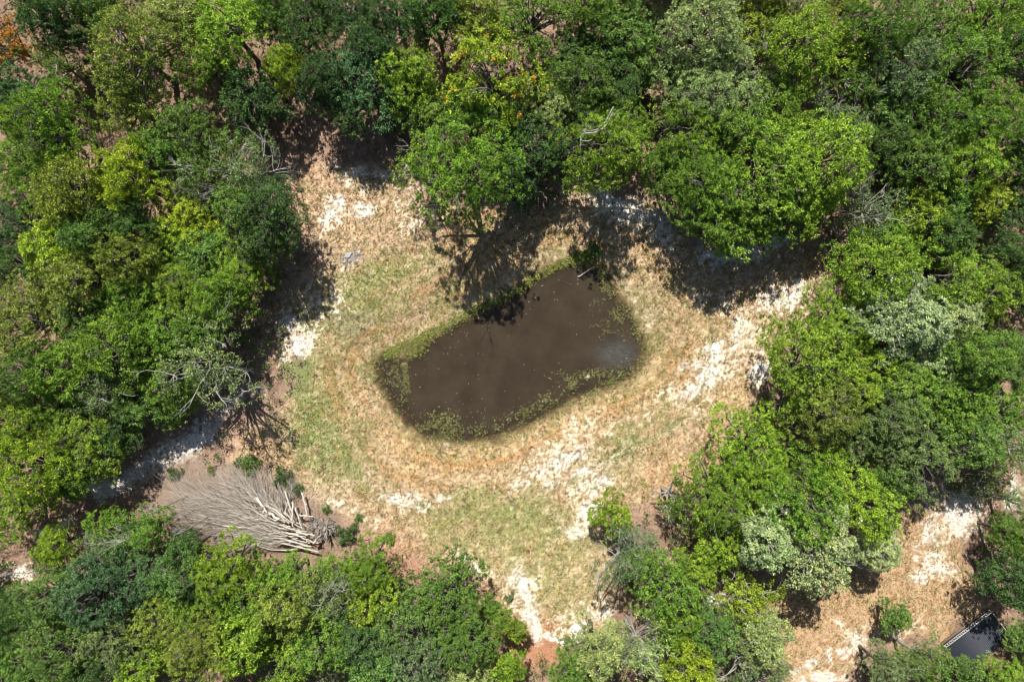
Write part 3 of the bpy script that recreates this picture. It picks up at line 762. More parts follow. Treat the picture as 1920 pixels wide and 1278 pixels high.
(265,1255,56,'M','G',"yellowish tree at the bottom edge in the left quarter"),
(365,1130,52,'M','B',"green tree between the olive crown and the bright row"),
(385,1215,68,'L','O',"yellow olive crown at the bottom edge left of centre"),
(470,1125,66,'L','B',"green crown in the second row under the brush pile"),
(548,1078,46,'M','B',"green tree under the brush pile's right end"),
(455,1200,58,'M','G',"bright green tree above the bottom edge, left of centre"),
(545,1135,60,'M','O',"olive tree left of the bare white twigged tree"),
(610,1120,62,'T','S',"bare white twigged tree in the bottom woods left of centre"),
(530,1235,62,'L','G',"yellow green crown at the bottom edge below the white twigged tree"),
(630,1074,42,'M','B',"green tree right under the brush pile's root end"),
(600,1200,58,'L','B',"green crown below the white twigged tree"),
(692,1062,52,'L','B',"green crown right of the brush pile's root end"),
(700,1120,56,'M','G',"bright green tree on the rim of the pinkish bare slope"),
(620,1262,40,'T','S',"small bare topped tree at the bottom edge, left of centre"),
(670,1195,58,'M','D',"dark tree between the bright crowns in the bottom woods"),
(840,1115,66,'L','M',"mid green crown at the rim of the clearing's bottom left"),
(765,1170,70,'L','M',"mid green crown below the pinkish bare slope"),
(700,1255,54,'M','M',"mid green tree at the bottom edge near the centre left"),
(785,1245,62,'L','S',"pale grey green crown at the bottom edge near the centre"),
(870,1190,66,'L','M',"green crown left of the small bright tree at the bottom"),
(870,1260,48,'M','P',"pale tree at the bottom edge left of the red-brown patch"),
(950,1170,34,'S','G',"small bright green tree beside the white sand strip at the bottom"),
(950,1250,38,'S','G',"small bright green tree at the bottom edge by the red-brown patch"),
(915,1140,26,'S','B',"small green tree on the rim of the white sand strip"),
]
SHRUBS = [
(460,872,20,'b','M',"dark green shrub at the top left of the brush pile"),
(527,897,19,'b','D',"dense dark round shrub at the top of the brush pile"),
(557,918,12,'b','D',"small shrub beside the dark round one above the logs"),
(648,1002,20,'b','D',"dark green shrub right of the root tangle"),
(727,1012,12,'b','M',"small green shrub alone on the pinkish slope"),
(612,955,9,'b','M',"tiny green shrub on the grass edge right of the logs"),
(672,972,8,'b','M',"tiny green shrub between root tangle and white sand"),
(395,880,9,'b','O',"olive shrub at the upper left tip of the brush pile"),
(325,888,14,'b','D',"shaded dark shrub between the track and the brush pile"),
(1116,466,14,'b','M',"green shrub at the pond's upper right corner"),
(1100,478,9,'b','B',"bright green small shrub at the pond's top corner"),
(915,1128,12,'b','S',"grey green small shrub below the pinkish slope"),
(955,1120,9,'b','S',"tiny grey green shrub beside the white sand strip"),
(1230,35,14,'b','M',"low green shrub at the top edge inside the pinkish patch"),
(770,650,1,'b','M',"x")][:-1]
for a in TREES: tree(*a)
for a in SHRUBS: tree(*a)

# ------------------------------------------------------------------ dead wood
def thing_mesh(name, me, label, cat, group=None):
    return tag(link(name, me), label, cat, group)

def felled(px, py, tx, ty, rad, seed, name="felled_tree", h0=.5, h1=1.1, twigs=26, label=None):
    """a cut tree lying butt end at (px,py), twigs fanned to (tx,ty)"""
    r = random.Random(seed); a = Vector(W(px, py, h0)); b_ = Vector(W(tx, ty, h1))
    d = b_ - a; ln = d.length; u = d.normalized(); sd = Vector((-u.y, u.x, 0))
    root = empty(name, tuple(a))
    T = Tubes(6); K = Tubes(4)
    pts = [Vector((0, 0, 0)) + u * ln * t + sd * r.uniform(-.06, .06) * ln * .55 + Vector((0, 0, r.uniform(-.08, .08))) for t in (0, .2, .4, .6, .8, 1)]
    rs = [rad * (1 - .85 * t) for t in (0, .2, .4, .6, .8, 1)]
    T.add([tuple(p) for p in pts], rs, r.uniform(.4, .9))
    for k in range(twigs):
        t = r.uniform(.22, .95); i = min(int(t * 5), 4); p = pts[i].lerp(pts[i + 1], t * 5 - i)
        dirn = (u + sd * r.uniform(-.95, .95) + Vector((0, 0, r.uniform(-.15, .35)))).normalized()
        branch(K, tuple(p), tuple(dirn), ln * r.uniform(.16, .36), max(.013, rad * (1 - t) * .36), 2, r, curl=.16, up=-.15, forks=(1, 3), shrink=.66, spread=.6, tint=r.uniform(.1, 1.0))
    link("stem", T.build("stem", DEADWOOD), root); link("twigs", K.build("twigs", DEADWOOD), root)
    tag(root, label, "felled tree", "felled trees heaped in the brush pile"); return root
FL = "cut grey twiggy tree fanned left in the brush pile"
fr = random.Random(5)
pile = []
for i in range(30):
    t = i / 29
    # tips sweep round the fan from the lower left to the top
    tipx = 345 + 10 * fr.uniform(-1, 1) + (0 if t < .45 else (t - .45) * 240); tipy = 975 - t * 90 + fr.uniform(-8, 8)
    if i % 3 == 1: tipx += 60 + fr.uniform(0, 60); tipy += fr.uniform(0, 36) * (1 if t < .5 else .3)
    bx, by = 590 - t * 70 + fr.uniform(-14, 14), 1022 - t * 62 + fr.uniform(-6, 6)
    felled(bx, by, tipx, tipy, fr.uniform(.04, .09), 900 + i, h0=.35 + fr.uniform(0, .5), h1=.5 + .6 * fr.random(), twigs=36, label=FL + (', along its lower edge' if t < .3 else ', across its middle' if t < .65 else ', along its upper edge'))
for i, (bx, by, tx, ty) in enumerate([(575,1030,400,1020),(560,1020,420,1005),(600,1022,470,1000),(560,1000,500,880),(540,985,455,885),(550,975,520,905),(500,960,440,880),(590,1010,540,930)]):
    felled(bx, by, tx, ty, .08, 950 + i, h0=.3, h1=.5, twigs=16, label=FL + [', lowest of all', ', just above the lowest', ', third from the bottom', ', pointing to the round shrub', ', pointing to the upper left shrub', ', the shortest by the upright logs', ', second from the upper left', ', under the pale split log'][i])

def log(x1, y1, x2, y2, rad, label, name="log", h=.5, mat=DEADWOOD, tint=.8, h2=None, group=None, stubs=2, seed=1):
    r = random.Random(int(x1 * 7 + y1) + seed); a = Vector(W(x1, y1, h)); b_ = Vector(W(x2, y2, h if h2 is None else h2)); T = Tubes(8)
    d = b_ - a; n = 6; pts = [Vector((0, 0, 0)) + d * (i / n) + Vector((r.uniform(-1, 1), r.uniform(-1, 1), r.uniform(-.4, .4))) * rad * .6 for i in range(n + 1)]
    T.add([tuple(p) for p in pts], [.66 * rad * (1.1 - .45 * i / n) * r.uniform(.85, 1.15) for i in range(n + 1)], tint)
    for k in range(stubs):
        p = pts[r.randint(1, n - 1)]; T.add([tuple(p), tuple(p + Vector((r.uniform(-1, 1), r.uniform(-1, 1), .6)) * rad * 2.6)], [rad * .35, rad * .22], tint)
    o = link(name, T.build(name, mat)); o.location = a
    return tag(o, label, "log", group)
LG = "logs on the brush pile"
log(480,932,503,958,.20,"thick pale split log in the middle of the brush pile, upper piece",h=1.3,tint=1.0,group=LG)
log(504,958,524,978,.20,"thick pale split log in the middle of the brush pile, lower piece",h=1.3,tint=1.0,group=LG)
log(536,918,549,972,.13,"leftmost upright-lying log above the root tangle",h=1.0,group=LG)
log(548,940,549,985,.13,"pale straight log second of the upright-lying logs",h=1.1,tint=.95,group=LG)
log(553,950,566,990,.11,"slanting log third of the upright-lying logs",h=1.1,group=LG)
log(566,922,577,966,.13,"rightmost upright-lying log pointing up to the grass",h=.9,tint=.9,group=LG)
log(560,965,588,968,.10,"short log lying level left of the root tangle",h=1.0,group=LG)
log(556,996,590,1004,.11,"upper of three parallel short logs below the tangle",h=1.0,tint=.95,group=LG)
log(552,1003,586,1014,.10,"middle of three parallel short logs below the tangle",h=1.0,group=LG)
log(540,1012,584,1026,.11,"lowest of three parallel short logs, at the pile's bottom edge",h=.9,tint=.95,group=LG)
log(588,1019,602,1000,.17,"thick brown stub leaning on the root tangle",h=1.0,tint=.45,group=LG)
log(420,985,470,990,.08,"long pale branch low in the brush pile",h=1.1,tint=1.0,group=LG)

# root tangle
r = random.Random(33); K = Tubes(4); T = Tubes(7)
T.add([(0, 0, .2), (.3, -.1, .5), (.5, -.2, .8)], [.45, .5, .3], .35)
for k in range(150):
    a = r.uniform(0, 6.28); q = r.uniform(0, 1.0)
    p = (math.cos(a) * q * 1.15 + .35 * math.sin(a), math.sin(a) * q * .75 - .35 * math.cos(a) * q, r.uniform(.1, 1.1) * (1.1 - q * .6))
    branch(K, p, (r.uniform(-1, 1), r.uniform(-1, 1), r.uniform(-.2, .5)), r.uniform(.3, .8), r.uniform(.03, .07), 1, r, curl=.5, tint=r.uniform(.0, .6))
rt = empty("root_tangle", W(610, 985, .1)); link("stump", T.build("stump", DEADWOOD), rt); link("roots", K.build("roots", DEADWOOD), rt)
tag(rt, "grey tangled heap of roots at the right end of the brush pile", "root heap")

# fallen branch in the pond
fb = log(1084,519,1113,500,.07,"pale thin branch lying in the pond's upper right corner",name="fallen_branch",h=-.46,h2=-.2,tint=1.0,stubs=1); fb["category"] = "branch"

# white rock on the bank
import bmesh
def rock(px, py, sx, sy, sz, label, mat, seed):
    bm = bmesh.new(); bmesh.ops.create_icosphere(bm, subdivisions=3, radius=1); r = np.random.default_rng(seed)
    for v in bm.verts:
        c = v.co.copy(); k = 1 + .22 * math.sin(c.x * 3.1 + seed) * math.cos(c.y * 2.7) + .1 * math.sin(c.z * 6 + c.x * 5)
        c = c * k; c.z = max(min(c.z, .6), -.6); v.co = Vector((c.x * sx, c.y * sy, c.z * sz))
    me = bpy.data.meshes.new("rock"); bm.to_mesh(me); bm.free(); me.materials.append(mat); pt_attr(me, "tint", np.full(len(me.vertices), .9))
    x, y, _ = W(px, py, 0); o = link("rock", me); o.location = (x, y, max(gz(x, y), WATER) + sz * .3); o.rotation_euler = (0, 0, .6); return tag(o, label, "rock")
ROCK = bark_material("pale_stone", (.36, .34, .30), (.56, .53, .48))
rock(1104, 706, .2, .13, .13, "pale rock at the pond's lower right bank", ROCK, 3)
rock(653, 478, .34, .2, .12, "flat grey stone in the grass at the clearing's upper left", bark_material("grey_stone", (.25, .26, .27), (.42, .42, .42)), 5)

# bare things: vine, dead brush, bare trees
def bare(px, py, rpx, label, seed, h=4.0, name="bare_tree", mat=PALEBARK, cat="bare tree", n=9, dirs=None, low=False, rad=.045, depth=3):
    r = random.Random(seed); R_ = .82 * rpx / PXM * (CAMZ - h) / CAMZ; rad *= .8
    x, y, _ = W(px, py, h); root = empty(name, (x, y, gz(x, y)))
    T = Tubes(6); K = Tubes(4)
    T.add([(0, 0, -.2), (r.uniform(-.15, .15), r.uniform(-.15, .15), h * .5), (0, 0, h * .75)], [rad * 1.6, rad * 1.3, rad], .6)
    for i in range(n):
        a = (i / n * 6.28 + r.uniform(-.4, .4)) if dirs is None else math.radians(r.uniform(*dirs))
        branch(K, (0, 0, h * (.55 + .2 * r.random())), (math.cos(a), math.sin(a), .15 if low else .5), R_ * r.uniform(.45, .75), rad * .7, depth, r, curl=.22, up=.05, forks=(2, 3), shrink=.62, spread=.6, tint=r.uniform(.7, 1))
    link("trunk", T.build("trunk", mat), root); link("branches", K.build("branches", mat), root)
    return tag(root, label, cat)
bare(1878,608,62,"heap of pale dead branches at the right edge by the silvery trees",41,h=2.0,name="dead_brush",cat="dead brush",dirs=(150,330),n=14,low=True,mat=DEADWOOD,rad=.05)
bare(490,305,60,"bare grey limbed tree reaching up right over the shadowed bay",42,h=9.6,dirs=(-20,110),n=6,rad=.035)
bare(470,345,60,"bare grey tree rising out of the twiggy crown in the upper left",43,h=9,n=8,rad=.03)
bare(385,345,42,"low grey leafless tree left of the twiggy crown in the upper left",44,h=7,dirs=(90,270),n=9)
bare(395,700,80,"bare pale limbs spreading over the crown on the clearing's left rim",45,h=9.0,n=6,dirs=(-100,60),rad=.03)
bare(190,1035,52,"forked bare grey tree at lower left beside the grey clearing",46,h=9.0,n=8,dirs=(60,220))
bare(245,980,34,"small bare white twigged tree below the sandy track",47,h=9,n=7,dirs=(20,160))
bare(298,1020,30,"small grey bare tree near the brush pile's left tip",48,h=9,n=6,dirs=(20,160))
bare(275,1090,36,"thin bare branches poking from the blue green crown at lower left",49,h=8.6,n=8)
bare(585,1155,52,"white bare twigged tree in the bottom woods left of centre",50,h=9.2,n=10,dirs=(40,260))
bare(628,1130,42,"second white bare tree right of the larger white twigged one",51,h=9.0,n=9,dirs=(10,180))
bare(570,1255,38,"bare twigged tree at the bottom edge left of centre",52,h=8.8,n=8,dirs=(0,120))
bare(1205,1225,62,"white branched bare tree at the bottom edge right of centre",53,h=7.4,n=18,rad=.055)
bare(1180,1020,60,"pale leaning bare tree below the small round bright tree",54,h=5.6,n=8,dirs=(-60,60))
bare(25,555,44,"bare pale branches at the left edge by the small brown opening",55,h=5,n=7,dirs=(-60,80))
bare(30,1085,52,"bare pale tree in the grey clearing at the left edge",56,h=5,n=9)
bare(1645,395,60,"bare grey branches over the twiggy tree in the upper right",57,h=8.2,n=8,dirs=(-10,200),rad=.035)
bare(1630,250,40,"grey bare branches hanging over the dark gap in the upper right",58,h=7.4,n=8)
bare(760,262,34,"bare forked snag at the left of the large pond-side tree",59,h=6,n=4,dirs=(60,200))
bare(980,130,26,"small pinkish bare tree beside the orange tinged tree",60,h=8.4,n=7)
bare(1870,850,46,"pale thin bare tree at the right edge above the white sand",61,h=8.4,n=8)
bare(1330,1095,60,"long pale bare limbs by the small white sand patch at lower right",62,h=7,n=8,dirs=(90,330))
bare(1460,55,46,"pale bare twigs in the pale crowns at the top edge",63,h=9,n=7)
bare(1270,985,38,"dark leaning bare tree at the left foot of the lower right group",64,h=3,n=5,dirs=(-60,40),mat=BARK)

# curled vine
T = Tubes(5)
v0 = Vector(W(1110, 248, 8.4)); pts = []
for (x, y, h) in [(1150,205,8.0),(1143,222,8.4),(1132,240,8.8),(1115,249,9.0),(1098,250,9.0),(1088,257,8.9),(1091,264,8.8),(1103,265,8.7),(1112,260,8.6)]:
    pts.append(tuple(Vector(W(x, y, h)) - v0))
T.add(pts, [.05, .06, .07, .07, .06, .06, .05, .04, .03], .95)
pts2 = [tuple(Vector(W(x, y, h)) - v0) for (x, y, h) in [(1150,200,8.2),(1136,228,8.8),(1120,243,9.0),(1106,246,9.0),(1094,243,8.8)]]
T.add(pts2, [.04, .05, .05, .04, .03], .8)
rr = random.Random(3)
for k in range(8): branch(T, pts[rr.randint(1, 5)], (rr.uniform(-1, 1), rr.uniform(-1, 1), .3), .8, .025, 1, rr, tint=.8)
pv = Vector(W(1150, 205, 8.0)) - v0; T.add([tuple(pv), (pv.x * .9, pv.y * .9, -4), (pv.x * .9, pv.y * .9, -8.6)], [.05, .08, .1], .6)
vo = link("vine", T.build("vine", PALEBARK)); vo.location = v0; tag(vo, "pale bare vine curled into a hook above the bright green tree", "vine")

# ------------------------------------------------------------------ railed deck in the lower right corner
DK_H = .15
A = Vector(W(1766, 1207, DK_H)); B = Vector(W(1853, 1140, DK_H)); ux = (B - A).normalized(); LEN = (B - A).length
uy = Vector((ux.y, -ux.x, 0)); DEP = 3.3
def box(V, Fs, o, ax, ay, az, x0, x1, y0, y1, z0, z1):
    b0 = len(V)
    for z in (z0, z1):
        for (x, y) in ((x0, y0), (x1, y0), (x1, y1), (x0, y1)): V.append(tuple(o + ax * x + ay * y + az * z))
    for f in ((0, 3, 2, 1), (4, 5, 6, 7), (0, 1, 5, 4), (1, 2, 6, 5), (2, 3, 7, 6), (3, 0, 4, 7)): Fs.append(tuple(b0 + i for i in f))
dm, nt, N, L, b = newmat("dark_deck_boards"); tc = N.new("ShaderNodeTexCoord"); nz = N.new("ShaderNodeTexNoise"); nz.inputs["Scale"].default_value = 2.5; nz.inputs["Detail"].default_value = 5
cr = N.new("ShaderNodeMapRange"); L.new(tc.outputs["Object"], nz.inputs["Vector"]); L.new(nz.outputs[0], cr.inputs[0]); mx = N.new("ShaderNodeMix"); mx.data_type = 'RGBA'
mx.inputs[6].default_value = (.030, .036, .055, 1); mx.inputs[7].default_value = (.055, .06, .08, 1); L.new(cr.outputs[0], mx.inputs[0]); L.new(mx.outputs[2], b.inputs["Base Color"]); b.inputs["Roughness"].default_value = .6
RAILM = bark_material("white_painted_wood", (.42, .41, .38), (.66, .64, .60)); FRM = bark_material("brown_timber", (.14, .09, .06), (.26, .18, .12))
dk = empty("railed_deck", tuple(A - Vector((0, 0, DK_H)))); tag(dk, "dark grey raised deck with a white baluster railing at lower right", "deck")
O = Vector((0, 0, 0)); AZ = Vector((0, 0, 1))
V = []; Fs = []; nb = 30
for i in range(nb): box(V, Fs, O, ux, uy, AZ, .08, LEN - .02, .08 + i * (DEP - .1) / nb, .08 + (i + 1) * (DEP - .1) / nb - .012, DK_H - .06, DK_H)
def dpart(name, V, Fs, m):
    me = mesh_np(name, V, Fs, m); pt_attr(me, "tint", np.full(len(V), .6)); return link(name, me, dk)
dpart("deck_floor", V, Fs, dm)
for (a0, a1, b0, b1) in ((-.02, LEN + .04, -.03, .06), (-.02, .06, .063, DEP), (LEN - .015, LEN + .06, .063, DEP), (-.02, LEN + .06, DEP + .003, DEP + .08)):
    V = []; Fs = []; box(V, Fs, O, ux, uy, AZ, a0, a1, b0, b1, -.1, DK_H + .01); dpart("rim_joist", V, Fs, FRM)
RH = .40
V = []; Fs = []; box(V, Fs, O, ux, uy, AZ, -.03, LEN + .05, .12, .165, DK_H + RH, DK_H + RH + .04); dpart("top_rail", V, Fs, RAILM)
V = []; Fs = []; box(V, Fs, O, ux, uy, AZ, 0, LEN, .125, .165, DK_H + .08, DK_H + .12); dpart("bottom_rail", V, Fs, RAILM)
V = []; Fs = []; box(V, Fs, O, ux, uy, AZ, LEN - .1, LEN - .04, .20, DEP, DK_H + RH, DK_H + RH + .03); dpart("top_rail", V, Fs, RAILM)
nbal = 25
for i in range(nbal):
    V = []; Fs = []; x = .08 + i * (LEN - .2) / (nbal - 1); box(V, Fs, O, ux, uy, AZ, x, x + .075, .127, .163, DK_H + .005, DK_H + RH); dpart("baluster", V, Fs, RAILM)
for (x, y) in ((0, .10), (LEN - .1, .10), (LEN - .1, DEP - .1), (0, DEP - .1)):
    V = []; Fs = []; box(V, Fs, O, ux, uy, AZ, x - .01, x + .09, y - .003, y + .092, -.1, DK_H + RH - .003); dpart("post", V, Fs, RAILM)

# ------------------------------------------------------------------ ground cover
def leafmat(name, attr="leafcol", rough=.7):
    m, nt, N, L, b = newmat(name); a = N.new("ShaderNodeAttribute"); a.attribute_name = attr
    L.new(a.outputs["Color"], b.inputs["Base Color"]); b.inputs["Roughness"].default_value = rough; b.inputs["Specular IOR Level"].default_value = .25; return m
def scatter_diamonds(name, P, nrm_jit, ln, wd, colr, mat, r, lift=0.0):
    n = len(P); d = r.normal(size=(n, 3)); d[:, 2] = r.normal(size=n) * nrm_jit; d /= np.linalg.norm(d, axis=1, keepdims=True)
    nr = np.array([0, 0, 1.0]) + r.normal(size=(n, 3)) * nrm_jit; s = np.cross(d, nr); s /= np.linalg.norm(s, axis=1, keepdims=True) + 1e-9
    ln = ln[:, None]; wd = wd[:, None]; P = P + np.array([0, 0, lift])
    V = np.stack([P - d * ln * .5, P + s * wd * .5, P + d * ln * .5, P - s * wd * .5], 1).reshape(-1, 3)
    me = mesh_np(name, V, np.arange(n * 4).reshape(-1, 4), mat); pt_attr(me, "leafcol", np.concatenate([np.repeat(colr, 4, 0), np.ones((n * 4, 1))], 1), 'FLOAT_COLOR'); return me
r = np.random.default_rng(77)
# grass tufts over the open ground
n = 900000; gx = r.uniform(-24, 42, n); gy = r.uniform(-29, 16, n); j, i = gi(gx, gy)
MO = np.maximum(m_open, mr_)[j, i]; base = C[j, i]; bright = base.mean(1)
dens = MO * (1 - sstep(.42, .6, bright)) * np.clip((SD[j, i] - 0) / 30, 0, 1) * (.35 + sstep(.45, .6, n_b[j, i]))
kp = r.random(n) < dens * .30
gx, gy, j, i, base = gx[kp], gy[kp], j[kp], i[kp], base[kp]; n = len(gx)
colr = base * r.uniform(.62, 1.25, (n, 1)) * np.array([1.0, 1.0, .85]); gs = r.random(n) < .22
colr[gs] = colr[gs] * .45 + np.array([.10, .15, .03]) * .6
P = np.stack([gx, gy, Z[j, i] + .05], 1)
gme2 = scatter_diamonds("grass", P, .9, r.uniform(.10, .24, n), r.uniform(.04, .09, n), colr, leafmat("dry_grass"), r)
tag(link("grass", gme2), "thin dry grass tufts over the open clearing", "grass", kind="stuff")
# tussocks: small bunches of upright blades
n = 90000; gx = r.uniform(-24, 42, n); gy = r.uniform(-29, 16, n); j, i = gi(gx, gy); br_ = C[j, i].mean(1)
kp = (r.random(n) < np.maximum(m_open, mr_)[j, i] * (SD[j, i] > 6) * np.where(br_ > .5, .15, .30) * (.25 + 1.2 * sstep(.42, .6, n_w[j, i]))) | ((SD[j, i] > -17) & (SD[j, i] < 14) & (r.random(n) < .75 * sstep(-18, -2, SD[j, i]) * (.35 + 1.3 * (n_w[j, i] > .5)))); gx, gy, j, i = gx[kp], gy[kp], j[kp], i[kp]; m = len(gx); bl = 9
bs = C[j, i] * r.uniform(.5, 1.15, (m, 1)); gsel = (r.random(m) < .4) | ((SD[j, i] < 8) & (r.random(m) < .8)); bs[gsel] = bs[gsel] * .5 + np.array([.12, .155, .04]) * r.uniform(.5, 1.3, (gsel.sum(), 1))
sz_ = np.repeat(r.uniform(.5, 1.4, m), bl); an = r.uniform(0, 6.283, m * bl); ln_ = sz_ * r.uniform(.08, .17, m * bl); up_ = sz_ * r.uniform(.04, .11, m * bl)
p0 = np.repeat(np.stack([gx, gy, np.maximum(Z[j, i], WATER)], 1), bl, 0); dv = np.stack([np.cos(an), np.sin(an), an * 0], 1); sv = np.stack([-np.sin(an), np.cos(an), an * 0], 1) * (.018 + .02 * r.random((m * bl, 1)))
tip = p0 + dv * ln_[:, None] + np.array([0, 0, 1]) * up_[:, None]; mid = p0 + dv * ln_[:, None] * .35 + np.array([0, 0, 1]) * up_[:, None] * .8
V_ = np.stack([p0, mid + sv, tip, mid - sv], 1).reshape(-1, 3); tc_ = np.repeat(np.repeat(bs, bl, 0) * r.uniform(.7, 1.35, (m * bl, 1)), 4, 0)
tme = mesh_np("grass_tussocks", V_, np.arange(len(V_)).reshape(-1, 4), leafmat("tussock_blades")); pt_attr(tme, "leafcol", np.concatenate([tc_, np.ones((len(tc_), 1))], 1), 'FLOAT_COLOR')
tag(link("grass_tussocks", tme), "small green and straw tussocks dotted over the clearing", "grass", kind="stuff")
# fallen leaves, mostly under and beside the trees
n = 420000; gx = r.uniform(-47, 47, n); gy = r.uniform(-31, 31, n); j, i = gi(gx, gy)
dn = (1 - .93 * m_open[j, i]) * (1 - .6 * mr_[j, i]) * (SD[j, i] > 8); kp = r.random(n) < dn * .42; gx, gy, j, i = gx[kp], gy[kp], j[kp], i[kp]; n = len(gx)
colr = np.array([.33, .22, .155]) * r.uniform(.35, 1.5, (n, 1)) * r.uniform(.9, 1.1, (n, 3))
P = np.stack([gx, gy, Z[j, i] + .03], 1)
lme = scatter_diamonds("leaf_litter", P, .45, r.uniform(.08, .17, n), r.uniform(.05, .09, n), colr, leafmat("fallen_leaves"), r)
tag(link("leaf_litter", lme), "brown fallen leaves strewn under the trees", "leaf litter", kind="stuff")
# crumbs of turf and twigs on the white sand
n = 160000; gx = r.uniform(-24, 44, n); gy = r.uniform(-29, 16, n); j, i = gi(gx, gy); bright = C[j, i].mean(1)
kp = (bright > .42) & (r.random(n) < .16) & (SD[j, i] > 5) & (np.maximum(m_open, mr_)[j, i] > .3) & (n_f2[j, i] < .56); gx, gy, j, i = gx[kp], gy[kp], j[kp], i[kp]; n = len(gx)
colr = np.array([.22, .21, .10]) * r.uniform(.6, 1.5, (n, 1)) * r.uniform(.85, 1.15, (n, 3))
cme = scatter_diamonds("sand_weeds", np.stack([gx, gy, Z[j, i] + .03], 1), .6, r.uniform(.1, .2, n), r.uniform(.06, .12, n), colr, leafmat("sand_weeds"), r)
tag(link("sand_weeds", cme), "sparse weeds and crumbs of turf on the white sand", "weeds", kind="stuff")

# pond weed mats: bands along the shore (photo pixel units), (points, half width, density, side tint)
BANDS = [([(712,662),(740,645),(775,632),(810,612)],10,.9,0),([(810,612),(850,592),(885,572),(915,560)],8,.75,0),([(905,566),(945,548),(985,522),(1030,495),(1070,478)],8,.65,0),
         ([(1070,478),(1100,470),(1118,476)],14,.9,0),([(1122,495),(1132,525),(1142,560)],11,.55,1),([(1150,575),(1165,605),(1195,622)],16,.35,1),([(1120,560),(1118,600),(1135,630),(1150,600)],18,.11,1),
         ([(1195,622),(1222,640),(1218,668),(1195,690)],13,.35,1),([(1190,700),(1135,704),(1095,704),(1065,722)],15,.42,1),([(1075,715),(1045,742),(1000,768),(965,788)],16,.36,1),([(965,786),(930,802),(880,812)],14,.34,1),
         ([(805,775),(835,785),(862,792)],18,.42,1),([(880,770),(910,765)],14,.10,1),([(780,790),(820,806),(870,812)],14,.4,1),([(757,680),(760,715),(762,738)],6,.9,1),([(722,668),(740,700),(735,725)],22,.35,1),([(745,735),(770,770),(790,785)],16,.13,1),
         ([(1060,690),(1030,715)],12,.2,1),([(760,660),(800,640)],8,.5,0)]
P = []; colr = []
for pts, w, dens, tn in BANDS:
    for (x1, y1), (x2, y2) in zip(pts[:-1], pts[1:]):
        ln = math.hypot(x2 - x1, y2 - y1); m = int(ln * w * dens * (2.0 if tn == 0 else 1.5)); t = r.random(m); off = r.normal(size=m) * w * .55
        nx_, ny_ = -(y2 - y1) / ln, (x2 - x1) / ln; off = off * .9 + (9 if tn == 0 else 0); x = x1 + (x2 - x1) * t + nx_ * off + r.normal(size=m) * 2; y = y1 + (y2 - y1) * t + ny_ * off + r.normal(size=m) * 2
        cl = vnoise(x, y, 5, 500) * .6 + vnoise(x, y, 14, 501) * .4; kk = cl > (.58 - dens * .42); x, y = x[kk], y[kk]; m = len(x)
        P.append(np.stack([(x - 960) / PXM, (639 - y) / PXM, np.zeros(m)], 1))
        k = r.random((m, 1)); colr.append((np.array([.27, .31, .06]) if tn == 0 else np.array([.26, .26, .09])) * (.22 + 1.15 * k))
m = 2600; x = r.uniform(700, 1230, m); y = r.uniform(470, 830, m); sd_ = poly_sd(POND, x, y); kk = (sd_ < 4) & (sd_ > -42) & (r.random(m) < np.exp(-np.maximum(-sd_, 0) / 14)); x, y = x[kk], y[kk]; m = len(x)
P.append(np.stack([(x - 960) / PXM, (639 - y) / PXM, np.zeros(m)], 1)); colr.append(np.array([.26, .25, .11]) * r.uniform(.3, 1.2, (m, 1)))
P = np.concatenate(P); colr = np.concatenate(colr); n = len(P); j, i = gi(P[:, 0], P[:, 1]); P[:, 2] = np.maximum(Z[j, i], WATER) + r.uniform(.01, .16, n)
pw = scatter_diamonds("pond_weed", P, .55, r.uniform(.06, .15, n), r.uniform(.05, .11, n), colr, leafmat("pond_weed", rough=.4), r)
tag(link("pond_weed", pw), "green and yellowish water weed fringing the pond's shore", "pond weed", kind="stuff")
# specks afloat
n = 330; t = r.random((n, 2)); x = 740 + t[:, 0] * 440; y = 500 + t[:, 1] * 310; sd_ = poly_sd(POND, x, y); kk = (sd_ < -6) & (r.random(n) < np.where(sd_ > -45, 1, .22)); x, y = x[kk], y[kk]; n = len(x)
P = np.stack([(x - 960) / PXM, (639 - y) / PXM, np.full(n, WATER + .02)], 1)
fl = scatter_diamonds("floating_leaves", P, .1, r.uniform(.05, .15, n), r.uniform(.05, .11, n), np.array([.42, .40, .28]) * r.uniform(.4, 1.2, (n, 1)), leafmat("floating_leaves"), r)
tag(link("floating_leaves", fl), "pale leaves and specks afloat on the brown pond", "floating leaves", kind="stuff")

# undergrowth between the trunks
nc = 12000; ux_ = r.uniform(-46, 46, nc); uy_ = r.uniform(-32, 32, nc); j, i = gi(ux_, uy_)
nz_ = fbm(ux_, uy_, 5, 801, 3)
kp = (m_open[j, i] < .02) & (mr_[j, i] < .02) & (nz_ > .36) & (C[j, i].mean(1) < .36) & (SD[j, i] > 60)
dpile = line_d([(330, 930), (600, 980)], ux_ * PXM + 960, 639 - uy_ * PXM); dtrk = line_d([(190, 925), (300, 862), (400, 780), (470, 735)], ux_ * PXM + 960, 639 - uy_ * PXM); kp &= (dpile > 75) & (dtrk > 38) & (np.hypot(ux_ * PXM + 960 - 620, 639 - uy_ * PXM - 280) > 120) & (np.hypot(ux_ * PXM + 960 - 1840, 639 - uy_ * PXM - 1190) > 75)
ux_, uy_, nz_, j, i = ux_[kp], uy_[kp], nz_[kp], j[kp], i[kp]; nc = len(ux_)
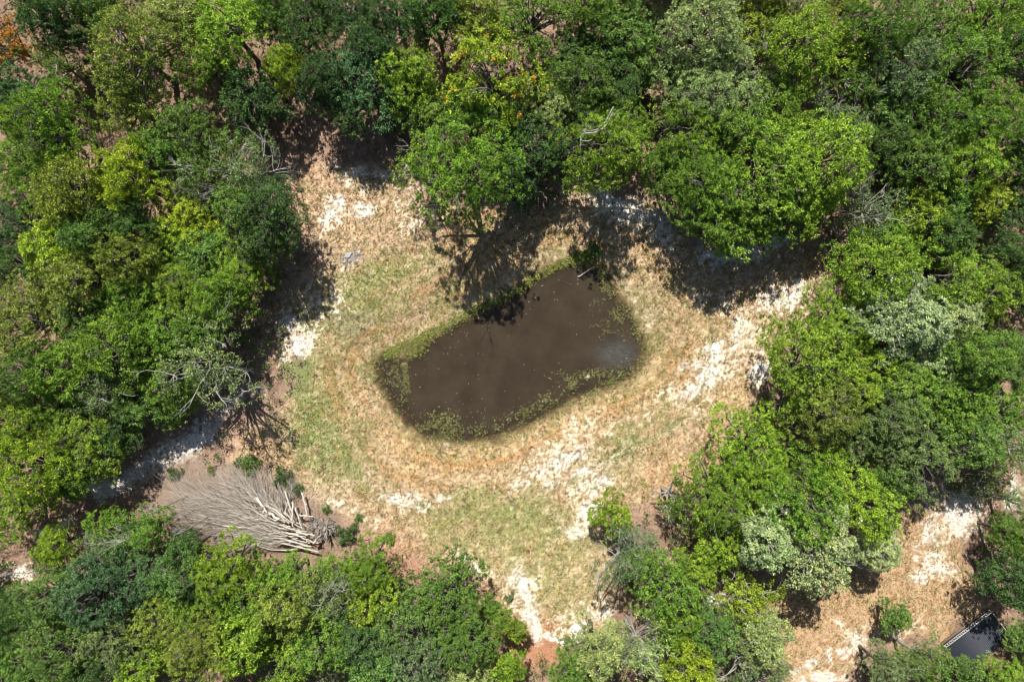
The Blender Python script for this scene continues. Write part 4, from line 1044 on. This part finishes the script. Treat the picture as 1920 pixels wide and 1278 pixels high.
cen = np.stack([ux_, uy_, Z[j, i] + r.uniform(.2, 1.0, nc) + 7 * (nz_ - .36) * r.random(nc)], 1); out = r.normal(size=(nc, 3)) * .4 + np.array([0, 0, 1.]); out /= np.linalg.norm(out, axis=1, keepdims=True)
ug = leaves_mesh("undergrowth", cen, out, 26, .42, .20, LEAF, 808)
uo = link("undergrowth", ug); uo.color = (.085, .14, .035, 1); tag(uo, "low leafy undergrowth covering the ground between the trees", "undergrowth", kind="stuff")
# the wood goes on past the edges of the photograph
def grab(me):
    v = np.empty(len(me.vertices) * 3, np.float32); me.vertices.foreach_get("co", v); a = np.empty(len(me.vertices), np.float32); me.attributes["tint"].data.foreach_get("value", a)
    return v.reshape(-1, 4, 3), a.reshape(-1, 4)
VV = []; AA = []; src = [grab(PROTO[k][q][0]) for k, q in (('L', 0), ('L', 2), ('M', 1), ('M', 3))]
for gx_ in np.arange(-66, 67, 6.2):
    for gy_ in np.arange(-50, 51, 6.2):
        x = gx_ + rnd.uniform(-1.6, 1.6); y = gy_ + rnd.uniform(-1.6, 1.6)
        if abs(x) < 44.5 and abs(y) < 31: continue
        if abs(x) > 62 or abs(y) > 47: continue
        v, a = src[rnd.randrange(4)]; pick = r.random(len(v)) < .26; v = v[pick]; c_ = v.mean(1, keepdims=True); v = c_ + (v - c_) * 1.7
        an = rnd.uniform(0, 6.28); ca, sa = math.cos(an), math.sin(an); v = v @ np.array([[ca, sa, 0], [-sa, ca, 0], [0, 0, 1]], np.float32)
        VV.append(v * rnd.uniform(.85, 1.05) + np.array([x, y, 0], np.float32)); AA.append(a[pick] * .8 + rnd.uniform(-.1, .2))
VV = np.concatenate(VV); AA = np.clip(np.concatenate(AA), 0, 1)
fw = mesh_np("woodland", VV.reshape(-1, 3), np.arange(len(VV) * 4).reshape(-1, 4), LEAF); pt_attr(fw, "tint", AA.ravel())
fo = link("woodland", fw); fo.color = (.15, .215, .036, 1); tag(fo, "wood of green trees carrying on beyond the clearing's trees", "woodland", kind="stuff")
